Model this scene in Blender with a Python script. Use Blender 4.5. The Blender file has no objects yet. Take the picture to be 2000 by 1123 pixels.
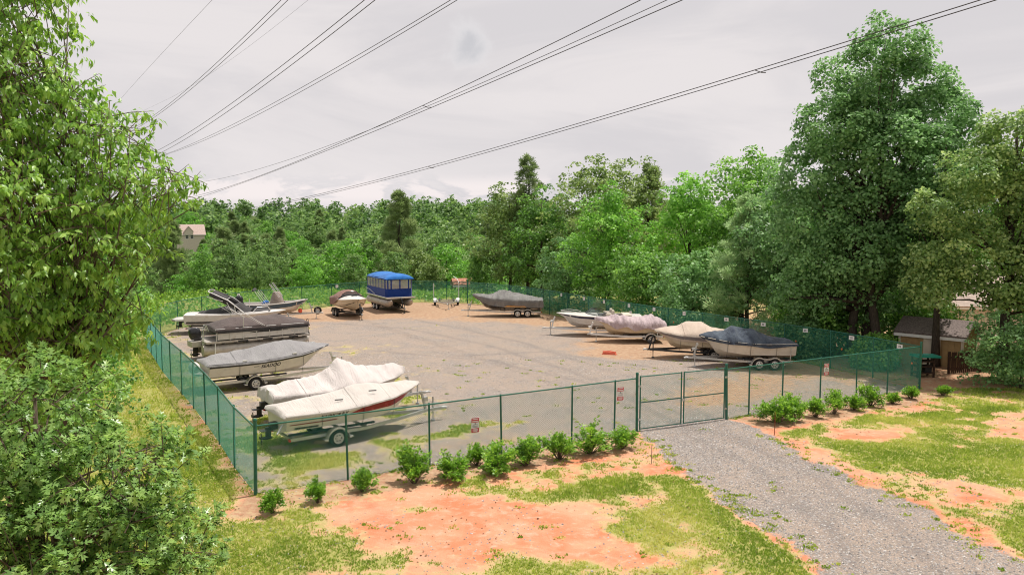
import bpy, math, random
import numpy as np
from mathutils import Vector, Matrix, noise as mnoise

sc = bpy.context.scene
R = math.radians

# ------------------------------------------------------------------ camera, sky, sun, exposure
cam_d = bpy.data.cameras.new('camera')
cam_d.sensor_width = 36.0
cam_d.lens = 27.99
cam_d.clip_start = 0.2
cam_d.clip_end = 6000
cam = bpy.data.objects.new('camera', cam_d)
sc.collection.objects.link(cam)
cam.location = (0, 0, 7.8)
cam.rotation_euler = (R(90 - 4.834), 0, 0)
sc.camera = cam

SUN = Vector((0.59, 0.36, 2.05)).normalized()
SUN_STRENGTH = 4.6
SKY_VEIL = 7.0
world = bpy.data.worlds.new('World')
sc.world = world
world.use_nodes = True
wt = world.node_tree
wt.nodes.clear()


def wn(kind, **kw):
    n = wt.nodes.new(kind)
    for k, v in kw.items():
        setattr(n, k, v)
    return n


def wmath(op, a, b=None, c=None, clamp=False):
    n = wn('ShaderNodeMath', operation=op, use_clamp=clamp)
    for i, v in enumerate((a, b, c)):
        if v is None:
            continue
        if isinstance(v, (int, float)):
            n.inputs[i].default_value = v
        else:
            wt.links.new(v, n.inputs[i])
    return n.outputs[0]


def wmix(fac, a, b):
    n = wn('ShaderNodeMix', data_type='RGBA')
    for s, v in ((n.inputs[0], fac), (n.inputs[6], a), (n.inputs[7], b)):
        if isinstance(v, tuple):
            s.default_value = v
        elif isinstance(v, (int, float)):
            s.default_value = v
        else:
            wt.links.new(v, s)
    return n.outputs[2]


sky = wn('ShaderNodeTexSky', sky_type='NISHITA')
sky.sun_disc = False
sky.sun_elevation = math.asin(SUN.z)
sky.sun_rotation = math.atan2(SUN.x, SUN.y)
sky.air_density = 1.0
sky.dust_density = 3.0
tc = wn('ShaderNodeTexCoord')
sep = wn('ShaderNodeSeparateXYZ')
wt.links.new(tc.outputs['Generated'], sep.inputs[0])


def wnoise(scale, loc, detail, nscale, rough=0.55, dist=0.0):
    m = wn('ShaderNodeMapping')
    m.inputs['Scale'].default_value = scale
    m.inputs['Location'].default_value = loc
    wt.links.new(tc.outputs['Generated'], m.inputs[0])
    n = wn('ShaderNodeTexNoise')
    n.inputs['Scale'].default_value = nscale
    n.inputs['Detail'].default_value = detail
    n.inputs['Roughness'].default_value = rough
    n.inputs['Distortion'].default_value = dist
    wt.links.new(m.outputs[0], n.inputs[0])
    return n.outputs[0]


def wrange(v, a, b, c=0.0, d=1.0):
    n = wn('ShaderNodeMapRange', interpolation_type='SMOOTHSTEP')
    wt.links.new(v, n.inputs[0])
    for i, q in enumerate((a, b, c, d)):
        n.inputs[i + 1].default_value = q
    return n.outputs[0]


V = SKY_VEIL
veil_hi = (V * 1.07, V * 1.015, V * 1.02, 1)
veil_lo = (V * .92, V * .885, V * .91, 1)
n1 = wnoise((1, 1, 4.2), (3.1, 0.4, 0.2), 7, 2.2, .56, .8)
veil = wmix(wrange(n1, .36, .62), veil_lo, veil_hi)
# bluish streaks of thinner cloud where the clear sky shows a little
n2 = wnoise((1, 1, 9.0), (7.7, 1.3, 5.2), 4, 2.1, .5, .4)
thin = wrange(n2, .58, .76, 0.0, .10)
veil = wmix(thin, veil, sky.outputs[0])
# low cumulus near the horizon
n3 = wnoise((1, 1, 3.2), (1.9, 4.4, 0.3), 7, 9.0, .62, .5)
band = wmath('MULTIPLY', wrange(sep.outputs[2], .012, .030), wrange(sep.outputs[2], .040, .062, 1, 0))
cum = wmath('MULTIPLY', band, wrange(n3, .47, .57))
base = wmath('MULTIPLY', band, wrange(n3, .42, .50))
veil = wmix(wmath('MULTIPLY', base, .35), veil, (V * .80, V * .79, V * .85, 1))
veil = wmix(wmath('MULTIPLY', cum, .65), veil, (V * 1.36, V * 1.23, V * 1.20, 1))
# one small detached grey cloud
dv = Vector((-0.0536, 1.022, 0.220)).normalized()
n4 = wnoise((1, 1, 1), (0, 0, 0), 5, 26.0, .6, .3)
vd = wn('ShaderNodeVectorMath', operation='DISTANCE')
wt.links.new(tc.outputs['Generated'], vd.inputs[0])
vd.inputs[1].default_value = dv
warp = wmath('ADD', vd.outputs['Value'], wmath('MULTIPLY', wmath('SUBTRACT', n4, .5), .085))
puff = wrange(warp, .002, .036, 1, 0)
vd2 = wn('ShaderNodeVectorMath', operation='DISTANCE')
wt.links.new(tc.outputs['Generated'], vd2.inputs[0])
vd2.inputs[1].default_value = (dv + Vector((-.001, 0, -.004)))
core = wrange(wmath('ADD', vd2.outputs['Value'], wmath('MULTIPLY', wmath('SUBTRACT', n4, .5), .06)), -.006, .022, 1, 0)
veil = wmix(wmath('MULTIPLY', puff, .38), veil, (V * 1.14, V * 1.13, V * 1.14, 1))
veil = wmix(wmath('MULTIPLY', core, .6), veil, (V * .66, V * .67, V * .72, 1))
bg = wn('ShaderNodeBackground')
bg.inputs['Strength'].default_value = 0.1
wt.links.new(veil, bg.inputs[0])
wo = wn('ShaderNodeOutputWorld')
wt.links.new(bg.outputs[0], wo.inputs[0])

sun_d = bpy.data.lights.new('sun', 'SUN')
sun_d.energy = SUN_STRENGTH
sun_d.angle = R(0.9)
sun_d.color = (1.0, 0.95, 0.87)
sun = bpy.data.objects.new('sun', sun_d)
sc.collection.objects.link(sun)
sun.location = SUN * 100
sun.rotation_euler = (-SUN).to_track_quat('-Z', 'Y').to_euler()

sc.view_settings.view_transform = 'Standard'
sc.view_settings.look = 'None'
sc.view_settings.exposure = 0.12
sc.view_settings.gamma = 1.0
sc.view_settings.use_curve_mapping = False
sc.render.engine = 'CYCLES'
sc.cycles.max_bounces = 8
sc.cycles.diffuse_bounces = 6
sc.cycles.glossy_bounces = 2
sc.cycles.transmission_bounces = 4
sc.cycles.transparent_max_bounces = 8
sc.cycles.use_denoising = True
sc.cycles.filter_width = 1.1
sc.cycles.caustics_reflective = False
sc.cycles.caustics_refractive = False

COL = sc.collection
rng = np.random.default_rng(7)
random.seed(7)


# ------------------------------------------------------------------ helpers
def tag(o, label=None, cat=None, group=None, kind=None):
    if label: o['label'] = label
    if cat: o['category'] = cat
    if group: o['group'] = group
    if kind: o['kind'] = kind
    return o


def empty(name, loc, rz=0.0, label=None, cat=None, group=None):
    o = bpy.data.objects.new(name, None)
    COL.objects.link(o)
    o.empty_display_size = .2
    o.location = loc
    o.rotation_euler = (0, 0, rz)
    return tag(o, label, cat, group)


def link(name, me, parent=None, mat=None):
    o = bpy.data.objects.new(name, me)
    COL.objects.link(o)
    if parent is not None:
        o.parent = parent
    if mat is not None and not me.materials:
        me.materials.append(mat)
    return o


def copy_tree(o, parent=None):
    c = o.copy()
    COL.objects.link(c)
    c.parent = parent
    for ch in list(o.children):
        copy_tree(ch, c)
    return c


def np_mesh(name, verts, faces, smooth=False, tint=None, extra=None):
    """verts (N,3), faces (M,k) all the same size; tint: per-vertex float attribute"""
    me = bpy.data.meshes.new(name)
    verts = np.asarray(verts, dtype=np.float32)
    faces = np.asarray(faces, dtype=np.int32)
    k = faces.shape[1]
    me.vertices.add(len(verts))
    me.vertices.foreach_set('co', verts.ravel())
    me.loops.add(faces.size)
    me.loops.foreach_set('vertex_index', faces.ravel())
    me.polygons.add(len(faces))
    me.polygons.foreach_set('loop_start', np.arange(0, faces.size, k, dtype=np.int32))
    me.polygons.foreach_set('loop_total', np.full(len(faces), k, dtype=np.int32))
    if smooth:
        me.polygons.foreach_set('use_smooth', np.ones(len(faces), dtype=bool))
    for nm, arr in ([('tint', tint)] if tint is not None else []) + list((extra or {}).items()):
        a = me.attributes.new(nm, 'FLOAT', 'POINT')
        a.data.foreach_set('value', np.asarray(arr, dtype=np.float32))
    me.update(calc_edges=True)
    return me


class MB:
    """collects simple shapes into one mesh"""
    def __init__(self):
        self.v = []
        self.f = []

    def add(self, vs, fs):
        n = len(self.v)
        self.v += [tuple(p) for p in vs]
        self.f += [tuple(i + n for i in f) for f in fs]
        return self

    def box(self, c, s, rot=None, taper=1.0):
        hx, hy, hz = s[0] / 2, s[1] / 2, s[2] / 2
        b = min(hx, hy, hz) * .12
        vs = []
        # chamfered along the vertical edges top: 8 bottom + 8 top
        for z, k in ((-hz, 1.0), (hz, taper)):
            for x, y in ((-hx + b, -hy), (hx - b, -hy), (hx, -hy + b), (hx, hy - b), (hx - b, hy), (-hx + b, hy), (-hx, hy - b), (-hx, -hy + b)):
                vs.append(Vector((x * k, y * k, z)))
        if rot is not None:
            vs = [rot @ p for p in vs]
        vs = [p + Vector(c) for p in vs]
        fs = [(7, 6, 5, 4, 3, 2, 1, 0), tuple(range(8, 16))]
        for i in range(8):
            j = (i + 1) % 8
            fs.append((i, j, 8 + j, 8 + i))
        return self.add(vs, fs)

    def tube(self, pts, r, n=8, closed=False):
        pts = [Vector(p) for p in pts]
        rs = r if isinstance(r, (list, tuple)) else [r] * len(pts)
        vs, fs = [], []
        m = len(pts)
        up = None
        for i, p in enumerate(pts):
            a = pts[(i - 1) % m] if (i > 0 or closed) else p
            b = pts[(i + 1) % m] if (i < m - 1 or closed) else p
            d = (b - a)
            d = d.normalized() if d.length > 1e-9 else Vector((0, 0, 1))
            if up is None:
                up = Vector((0, 0, 1)) if abs(d.z) < .9 else Vector((1, 0, 0))
            s = d.cross(up)
            if s.length < 1e-6:
                s = d.cross(Vector((0, 1, 0)))
            s.normalize()
            u = s.cross(d).normalized()
            up = u
            for k in range(n):
                t = 2 * math.pi * k / n
                vs.append(p + (s * math.cos(t) + u * math.sin(t)) * rs[i])
        for i in range(m - (0 if closed else 1)):
            i2 = (i + 1) % m
            for k in range(n):
                k2 = (k + 1) % n
                fs.append((i * n + k, i * n + k2, i2 * n + k2, i2 * n + k))
        if not closed:
            fs.append(tuple(range(n - 1, -1, -1)))
            fs.append(tuple((m - 1) * n + k for k in range(n)))
        return self.add(vs, fs)

    def lathe(self, c, prof, axis='y', n=20):
        """prof: list of (radius, offset along axis)"""
        vs, fs = [], []
        for r, h in prof:
            for k in range(n):
                t = 2 * math.pi * k / n
                a, b = r * math.cos(t), r * math.sin(t)
                p = {'y': (a, h, b), 'z': (a, b, h), 'x': (h, a, b)}[axis]
                vs.append((c[0] + p[0], c[1] + p[1], c[2] + p[2]))
        for i in range(len(prof) - 1):
            for k in range(n):
                k2 = (k + 1) % n
                fs.append((i * n + k, i * n + k2, (i + 1) * n + k2, (i + 1) * n + k))
        return self.add(vs, fs)

    def grid(self, rows, close_rows=False):
        """rows: list of equal-length point lists"""
        m, n = len(rows), len(rows[0])
        vs = [p for r in rows for p in r]
        fs = []
        for i in range(m - 1):
            for k in range(n - 1):
                fs.append((i * n + k, i * n + k + 1, (i + 1) * n + k + 1, (i + 1) * n + k))
        return self.add(vs, fs)

    def build(self, name, mat, parent=None, smooth=False, loc=None, sharp=35):
        me = bpy.data.meshes.new(name)
        me.from_pydata([tuple(p) for p in self.v], [], self.f)
        me.validate()
        me.update()
        if smooth:
            me.polygons.foreach_set('use_smooth', [True] * len(me.polygons))
            try:
                me.set_sharp_from_angle(angle=R(sharp))
            except Exception:
                pass
        o = link(name, me, parent, mat)
        if loc is not None:
            o.location = loc
        return o


def lerp_list(pts, t):
    """smooth interpolation through control points (t, v)"""
    if t <= pts[0][0]:
        return pts[0][1]
    for (a, va), (b, vb) in zip(pts, pts[1:]):
        if t <= b:
            k = (t - a) / (b - a)
            k = k * k * (3 - 2 * k) * .5 + k * .5
            return va + (vb - va) * k
    return pts[-1][1]


# ------------------------------------------------------------------ materials
MATS = {}


def new_mat(name):
    m = bpy.data.materials.new(name)
    m.use_nodes = True
    nt = m.node_tree
    nt.nodes.clear()
    out = nt.nodes.new('ShaderNodeOutputMaterial')
    return m, nt, out


class NT:
    def __init__(self, nt):
        self.t = nt

    def n(self, kind, **kw):
        x = self.t.nodes.new(kind)
        for k, v in kw.items():
            setattr(x, k, v)
        return x

    def put(self, s, v):
        if v is None:
            return
        if isinstance(v, bpy.types.NodeSocket):
            self.t.links.new(v, s)
        elif isinstance(v, (tuple, list)) and len(v) == 3 and s.type == 'RGBA':
            s.default_value = (*v, 1)
        else:
            s.default_value = v

    def mix(self, f, a, b, blend='MIX'):
        x = self.n('ShaderNodeMix', data_type='RGBA', blend_type=blend)
        self.put(x.inputs[0], f); self.put(x.inputs[6], a); self.put(x.inputs[7], b)
        return x.outputs[2]

    def math(self, op, a, b=None, clamp=False):
        x = self.n('ShaderNodeMath', operation=op, use_clamp=clamp)
        self.put(x.inputs[0], a); self.put(x.inputs[1], b)
        return x.outputs[0]

    def noise(self, vec, scale, detail=4, rough=.55, dist=0.0):
        x = self.n('ShaderNodeTexNoise')
        self.put(x.inputs['Vector'], vec)
        x.inputs['Scale'].default_value = scale
        x.inputs['Detail'].default_value = detail
        x.inputs['Roughness'].default_value = rough
        x.inputs['Distortion'].default_value = dist
        return x.outputs[0]

    def range(self, v, a, b, c=0., d=1.):
        x = self.n('ShaderNodeMapRange', interpolation_type='SMOOTHSTEP')
        self.put(x.inputs[0], v)
        for i, q in enumerate((a, b, c, d)):
            x.inputs[i + 1].default_value = q
        return x.outputs[0]

    def attr(self, name):
        x = self.n('ShaderNodeAttribute', attribute_name=name)
        return x.outputs['Fac']

    def bump(self, h, strength=.3, dist=.02):
        x = self.n('ShaderNodeBump')
        self.put(x.inputs['Height'], h)
        x.inputs['Strength'].default_value = strength
        x.inputs['Distance'].default_value = dist
        return x.outputs[0]

    def bsdf(self, out, col, rough=.5, metal=0., spec=.5, normal=None, **kw):
        b = self.n('ShaderNodeBsdfPrincipled')
        self.put(b.inputs['Base Color'], col)
        self.put(b.inputs['Roughness'], rough)
        self.put(b.inputs['Metallic'], metal)
        self.put(b.inputs['Specular IOR Level'], spec)
        if normal is not None:
            self.put(b.inputs['Normal'], normal)
        for k, v in kw.items():
            self.put(b.inputs[k], v)
        if out is not None:
            self.t.links.new(b.outputs[0], out.inputs[0])
        return b


def mat(name, col, rough=.5, metal=0., spec=.5, var=.12, nscale=6., dirt=None, bump=0., bscale=40., dirt_lo=.55, dirt_hi=.75):
    """plain paint / metal / plastic with colour mottling, optional dirt and fine relief"""
    if name in MATS:
        return MATS[name]
    m, nt, out = new_mat(name)
    T = NT(nt)
    oc = T.n('ShaderNodeTexCoord').outputs['Object']
    a = T.noise(oc, nscale, 5, .6)
    c1 = tuple(max(0, x * (1 - var)) for x in col)
    c2 = tuple(min(1, x * (1 + var)) for x in col)
    c = T.mix(T.range(a, .3, .7), c1, c2)
    r = T.math('ADD', T.math('MULTIPLY', a, .25), rough - .12)
    if dirt:
        d = T.noise(oc, 2.3, 7, .68, .4)
        c = T.mix(T.range(d, dirt_lo, dirt_hi, 0, .6), c, dirt)
    nrm = None
    if bump:
        nrm = T.bump(T.noise(oc, bscale, 4, .6), bump, .01)
    T.bsdf(out, c, r, metal, spec, nrm)
    MATS[name] = m
    return m


def fabric(name, col, fade=None, wr=.5, stain=(.25, .2, .15)):
    if name in MATS:
        return MATS[name]
    m, nt, out = new_mat(name)
    T = NT(nt)
    oc = T.n('ShaderNodeTexCoord').outputs['Object']
    a = T.noise(oc, 1.7, 6, .6, .5)
    c = T.mix(T.range(a, .2, .8), tuple(x * .97 for x in col), fade or tuple(min(1, x * 1.06) for x in col))
    s = T.noise(oc, 2.1, 7, .7, .8)
    c = T.mix(T.range(s, .64, .80, 0, .35), c, stain)
    weave = T.noise(oc, 160, 2, .5)
    mp = T.n('ShaderNodeMapping')
    mp.inputs['Scale'].default_value = (5.0, .9, 1.1)
    nt.links.new(oc, mp.inputs[0])
    folds = T.noise(mp.outputs[0], 1.5, 4, .58, 1.1)
    folds = T.math('ABSOLUTE', T.math('SUBTRACT', folds, .5))
    h = T.math('ADD', T.math('MULTIPLY', folds, 1.0), T.math('MULTIPLY', weave, .012))
    T.bsdf(out, c, .85, 0, .15, T.bump(h, wr, .16), **{'Sheen Weight': .15})
    MATS[name] = m
    return m


def leaf_mat(name, dark, mid, light, trans=.32, rough=.42, spec=.35):
    if name in MATS:
        return MATS[name]
    m, nt, out = new_mat(name)
    T = NT(nt)
    t = T.attr('tint')
    oi = T.n('ShaderNodeObjectInfo').outputs['Random']
    ramp = T.n('ShaderNodeValToRGB')
    k_ = 2.0
    dark, mid, light = (tuple(min(.9, v * k_ * c_) for v, c_ in zip(q, (.98, 1.0, .96))) for q in (dark, mid, light))
    e = ramp.color_ramp.elements
    e[0].color = (*dark, 1)
    e[1].color = (*light, 1)
    x = e.new(.5)
    x.color = (*mid, 1)
    t2 = T.math('ADD', t, T.math('MULTIPLY', T.math('SUBTRACT', oi, .5), .16), clamp=True)
    nt.links.new(t2, ramp.inputs[0])
    c = ramp.outputs[0]
    b = T.bsdf(None, c, rough, 0, spec)
    tr = T.n('ShaderNodeBsdfTranslucent')
    hs = T.n('ShaderNodeHueSaturation')
    hs.inputs['Hue'].default_value = .495
    hs.inputs['Saturation'].default_value = 1.12
    hs.inputs['Value'].default_value = 1.35
    nt.links.new(c, hs.inputs['Color'])
    nt.links.new(hs.outputs[0], tr.inputs[0])
    mx = T.n('ShaderNodeMixShader')
    mx.inputs[0].default_value = trans
    nt.links.new(b.outputs[0], mx.inputs[1])
    nt.links.new(tr.outputs[0], mx.inputs[2])
    nt.links.new(mx.outputs[0], out.inputs[0])
    MATS[name] = m
    return m


def bark_mat(name, col):
    if name in MATS:
        return MATS[name]
    m, nt, out = new_mat(name)
    T = NT(nt)
    oc = T.n('ShaderNodeTexCoord').outputs['Object']
    mp = T.n('ShaderNodeMapping')
    mp.inputs['Scale'].default_value = (1, 1, .22)
    nt.links.new(oc, mp.inputs[0])
    a = T.noise(mp.outputs[0], 18, 6, .65, .6)
    c = T.mix(T.range(a, .3, .7), tuple(x * .55 for x in col), tuple(x * 1.35 for x in col))
    T.bsdf(out, c, .9, 0, .1, T.bump(a, .9, .03))
    MATS[name] = m
    return m


def glass_mat(name, col, rough=.05, alpha=.35):
    if name in MATS:
        return MATS[name]
    m, nt, out = new_mat(name)
    T = NT(nt)
    g = T.bsdf(None, col, rough, 0, .6)
    tr = T.n('ShaderNodeBsdfTransparent')
    tr.inputs[0].default_value = (.92, .95, .95, 1)
    mx = T.n('ShaderNodeMixShader')
    mx.inputs[0].default_value = alpha
    nt.links.new(tr.outputs[0], mx.inputs[1])
    nt.links.new(g.outputs[0], mx.inputs[2])
    nt.links.new(mx.outputs[0], out.inputs[0])
    MATS[name] = m
    return m


M_green = mat('green vinyl coating', (.012, .115, .075), .38, 0, .5, .2, 9)
M_wire = mat('green vinyl wire', (.040, .30, .215), .35, 0, .5, .15, 9)
M_galv = mat('galvanised steel', (.50, .50, .49), .45, .75, .5, .15, 14, (.22, .17, .12))
M_alu = mat('aluminium', (.62, .61, .58), .38, .8, .5, .08, 10, (.30, .26, .20))
M_dullalu = mat('weathered aluminium', (.46, .42, .37), .55, .45, .5, .14, 5, (.20, .14, .09))
M_black = mat('black paint', (.018, .018, .02), .45, 0, .5, .3, 10, (.10, .08, .06))
M_rubber = mat('tyre rubber', (.022, .021, .021), .8, 0, .2, .25, 20, (.13, .10, .07))
M_white = mat('white gelcoat', (.60, .57, .54), .28, 0, .5, .04, 3, (.50, .42, .33))
M_cream = mat('cream gelcoat', (.56, .47, .34), .30, 0, .5, .05, 3, (.42, .33, .22))
M_ivory = mat('ivory gelcoat', (.60, .55, .47), .30, 0, .5, .05, 3, (.45, .37, .28))
M_navy = mat('navy gelcoat', (.018, .022, .06), .22, 0, .5, .2, 3)
M_slate = mat('slate blue gelcoat', (.045, .085, .125), .25, 0, .5, .15, 3, (.10, .12, .13))
M_red = mat('deep red gelcoat', (.24, .012, .022), .25, 0, .5, .15, 3)
M_blackgel = mat('black gelcoat', (.016, .016, .018), .25, 0, .5, .2, 3)
M_wood = mat('weathered wood', (.30, .22, .15), .8, 0, .2, .3, 12, None, .4, 30)
M_carpet = mat('bunk carpet', (.05, .05, .055), .95, 0, .05, .3, 30)
M_redlens = mat('red lens', (.45, .02, .015), .25, 0, .5, .1)
M_signw = mat('white sign plate', (.70, .69, .67), .4, 0, .4, .04)
M_signr = mat('red sign print', (.50, .03, .05), .4, 0, .4, .08)
M_signk = mat('dark sign print', (.05, .05, .06), .4, 0, .4, .1)
M_rust = mat('rusty steel', (.26, .075, .035), .85, 0, .2, .35, 20, (.10, .04, .02))
M_orange = mat('orange reflector', (.65, .16, .06), .35, 0, .5, .15)
M_bark = bark_mat('grey brown bark', (.13, .10, .075))
M_bark2 = bark_mat('dark bark', (.075, .06, .048))

# ------------------------------------------------------------------ numpy noise
_lat = {}


def vnoise(x, y, seed):
    if seed not in _lat:
        _lat[seed] = np.random.default_rng(seed).random((256, 256))
    g = _lat[seed]
    xi, yi = np.floor(x).astype(int), np.floor(y).astype(int)
    fx, fy = x - xi, y - yi
    fx = fx * fx * (3 - 2 * fx)
    fy = fy * fy * (3 - 2 * fy)
    a = g[xi % 256, yi % 256]; b = g[(xi + 1) % 256, yi % 256]
    c = g[xi % 256, (yi + 1) % 256]; d = g[(xi + 1) % 256, (yi + 1) % 256]
    return (a * (1 - fx) + b * fx) * (1 - fy) + (c * (1 - fx) + d * fx) * fy


def fbm(x, y, scale, seed, octv=4, gain=.55):
    s, amp, tot = 0, 1, 0
    for i in range(octv):
        s = s + amp * vnoise(x / scale * 2 ** i + 17.3 * i, y / scale * 2 ** i + 5.1 * i, seed + i)
        tot += amp
        amp *= gain
    return s / tot


def sstep(a, b, v):
    t = np.clip((v - a) / (b - a), 0, 1)
    return t * t * (3 - 2 * t)


# ------------------------------------------------------------------ the plan of the place
FRONT_L = [(-7.30, 22.10), (-4.95, 23.45), (-2.62, 24.78), (-.35, 26.08), (2.10, 27.48), (3.72, 28.41), (4.62, 28.93)]
FRONT_R = [(8.42, 30.72), (9.46, 31.28), (11.08, 32.14), (13.04, 33.20), (15.05, 34.28), (16.85, 35.25), (18.85, 36.33)]
LEFT = [(-7.30, 22.10), (-8.75, 24.55), (-10.23, 27.3), (-11.72, 29.95), (-13.25, 32.6), (-14.80, 35.2), (-16.40, 37.8), (-17.95, 40.4),
        (-19.4, 43.0), (-20.9, 45.7), (-22.4, 48.3), (-23.7, 51.0)]
BACK = [(-23.7, 51.0), (-24.0, 53.9), (-24.0, 56.8), (-23.5, 59.9), (-22.5, 62.8), (-20.7, 66.0), (-18.4, 69.4), (-16.4, 72.0),
        (-14.3, 74.2), (-11.4, 75.2), (-8.3, 75.6), (-6.2, 75.2), (-4.2, 74.6)]
RIGHT = [(18.85, 36.33), (17.9, 39.0), (16.8, 41.5), (15.3, 44.3), (13.6, 46.9), (11.95, 49.5), (10.3, 52.2), (8.7, 54.8), (7.2, 57.5),
         (5.8, 60.2), (4.4, 62.9), (3.1, 65.6), (1.7, 68.2), (-.2, 70.6), (-2.2, 72.7), (-4.2, 74.6)]
LOT = FRONT_L + FRONT_R + RIGHT[1:] + BACK[::-1][1:] + LEFT[::-1][1:-1]


def in_poly(x, y, poly):
    ins = np.zeros(x.shape, bool)
    n = len(poly)
    for i in range(n):
        x1, y1 = poly[i]
        x2, y2 = poly[(i + 1) % n]
        c = ((y1 > y) != (y2 > y)) & (x < (x2 - x1) * (y - y1) / (y2 - y1 + 1e-12) + x1)
        ins ^= c
    return ins


def dist_poly(x, y, line):
    d = np.full(x.shape, 1e9)
    for (x1, y1), (x2, y2) in zip(line, line[1:]):
        dx, dy = x2 - x1, y2 - y1
        t = np.clip(((x - x1) * dx + (y - y1) * dy) / (dx * dx + dy * dy), 0, 1)
        d = np.minimum(d, np.hypot(x - x1 - t * dx, y - y1 - t * dy))
    return d


DRY = np.array([6., 12., 17., 21.1, 23.8, 25.5, 28.8, 31.])
DRL = np.array([8.6, 7.7, 6.9, 6.1, 5.45, 5.0, 4.72, 5.0])
DRR = np.array([16.0, 13.6, 11.9, 10.95, 10.35, 9.9, 9.3, 8.4])


def drive_mask(x, y):
    l = np.interp(y, DRY, DRL)
    r = np.interp(y, DRY, DRR)
    w = (fbm(x, y, 1.4, 31, 5, .7) - .5) * 1.7
    return sstep(-.6, .45, x - l + w) * sstep(-.6, .45, r - x + w) * (y < 31.5)


def blob(x, y, cx, cy, rx, ry, ang=0.):
    c, s = math.cos(ang), math.sin(ang)
    u = ((x - cx) * c + (y - cy) * s) / rx
    v = (-(x - cx) * s + (y - cy) * c) / ry
    return np.exp(-(u * u + v * v))


def ground_fields(x, y):
    """smooth densities of grass, gravel and straw; what is left is red clay"""
    lot = in_poly(x, y, LOT)
    dfr = dist_poly(x, y, FRONT_L + FRONT_R)
    dl = dist_poly(x, y, LEFT)
    dr = dist_poly(x, y, RIGHT)
    db = dist_poly(x, y, BACK)
    drv = drive_mask(x, y)
    big = fbm(x, y, 5.5, 3, 4)
    med = fbm(x, y, 1.5, 11, 4) * .62 + fbm(x, y, .55, 13, 3) * .38
    # outside the fence, in front
    g = .37 + (big - .5) * .8 + (med - .5) * 1.8
    g += .55 * blob(x, y, -7.2, 17.8, 2.6, 3.0)
    g += .42 * blob(x, y, -4.5, 19.2, 1.6, .7, .3)
    g += .75 * blob(x, y, 2.2, 22.6, 3.2, .75, .42)
    g += .40 * blob(x, y, .6, 17.0, 1.5, .7, .2)
    g += .50 * blob(x, y, 3.4, 19.2, .5, 1.6, .25)
    g -= .62 * blob(x, y, -1.2, 19.9, 3.0, 1.5, .25)
    g -= .35 * blob(x, y, 1.3, 18.6, 1.3, .8, .25)
    g -= .40 * blob(x, y, 4.2, 23.8, 1.0, 1.2)
    le = np.interp(y, DRY, DRL)
    g += .75 * np.exp(-((x - le + .75) / .55) ** 2) * sstep(25., 22.5, y)
    # right of the drive
    rt = sstep(.2, 1.2, x - np.interp(y, DRY, DRR))
    g += rt * .40
    g -= rt * .85 * blob(x, y, 13.2, 28.7, 1.9, .9, .3)
    g -= rt * .75 * blob(x, y, 13.3, 22.4, 1.8, 1.6, .3)
    g -= rt * .8 * blob(x, y, 20.6, 29.5, 3.2, 1.4, .2)
    g += rt * .3 * blob(x, y, 12.5, 25.5, 2.5, 1.6)
    # grass corridor outside the left fence
    lc = (~lot) & (x < -6.5 + 0 * y) & (y > 15)
    g = np.where(lc, .84 + (big - .5) * .5 + (med - .5) * .9 - .30 * np.exp(-(dl / .45) ** 2), g)
    straw = np.where(lc, .62 * np.exp(-(dl / .45) ** 2), 0.)
    # planted bed along the front fence
    bed = sstep(2.5, 1.3, dfr + (med - .5) * 1.6) * (~lot) * (1 - drv) * sstep(-8.3, -7.2, x)
    g = g * (1 - bed) + bed * (.27 + (med - .5) * 1.1 - .12 * sstep(-3, 2, x))
    straw = np.maximum(straw, bed * .72)
    # inside the lot
    gi = -.22 + .12 * sstep(3, -5, x - .25 * (y - 25)) * sstep(50, 40, y) + (big - .5) * .9 + (med - .5) * 1.9
    gi += .66 * np.exp(-(dl / 5.0) ** 2) * sstep(75, 40, y)
    gi += .50 * blob(x, y, -6.2, 24.9, 1.6, 1.1, .5) + .45 * blob(x, y, -3.0, 28.2, 2.2, .8, .6) + .45 * blob(x, y, -5.0, 31.5, 1.8, .9, .6)
    gi += .35 * blob(x, y, -9.0, 35.5, 2.6, 3.4, .2) + .25 * np.exp(-(db / 2.2) ** 2)
    gi += .50 * blob(x, y, -10.5, 48, 3.0, 3.6) + .46 * blob(x, y, -7.0, 38.5, 2.4, 4.5, .4) + .40 * blob(x, y, -4.2, 34.5, 2.2, 2.6, .5) + .34 * blob(x, y, -1.5, 29.2, 2.4, 1.6, .5) + .25 * blob(x, y, 1.5, 28.6, 2.2, .8, .5)
    si = 1.0 * np.exp(-(dr / 3.4) ** 2) * sstep(36, 44, y) + 1.0 * np.exp(-(db / 8.0) ** 2) * sstep(-26, -17, x) + .30 * np.exp(-(dr / 7) ** 2)
    si += .9 * blob(x, y, 8.0, 46.0, 3.6, 1.6) + .5 * blob(x, y, 9, 35, 3.0, 1.6, .4) + .75 * blob(x, y, 2, 62, 4.5, 2.6) + .8 * blob(x, y, -9, 66, 9, 4.5)
    si += .55 * blob(x, y, -1.0, 27.6, 4.4, 1.6, .5) + .55 * blob(x, y, 6.5, 49, 4.5, 4.0) + .45 * blob(x, y, 11, 38, 4, 3) + .35 * blob(x, y, 8.5, 33.5, 3, 2)
    si += .5 * blob(x, y, -8.5, 33, 2.0, 1.2, .5)
    si = si + (med - .5) * .8 + (big - .5) * .5 - .06
    g = np.where(lot, gi, g)
    straw = np.where(lot, np.clip(si, 0, 1), straw)
    grav = np.where(lot, 1.0, 0.0)
    grav = np.maximum(grav, drv)
    g = g * np.where(lot, 1, 1 - drv) + np.where(lot, 0, drv * (med - .5) * .9)
    # rough grass and weeds further out
    far = np.clip(1 - sstep(0, 6, np.minimum(np.minimum(dl, db), dr)), 0, 1)
    out = (~lot) & ((y > 46) | (x < -19) | (x > 20 + .0 * y))
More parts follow.
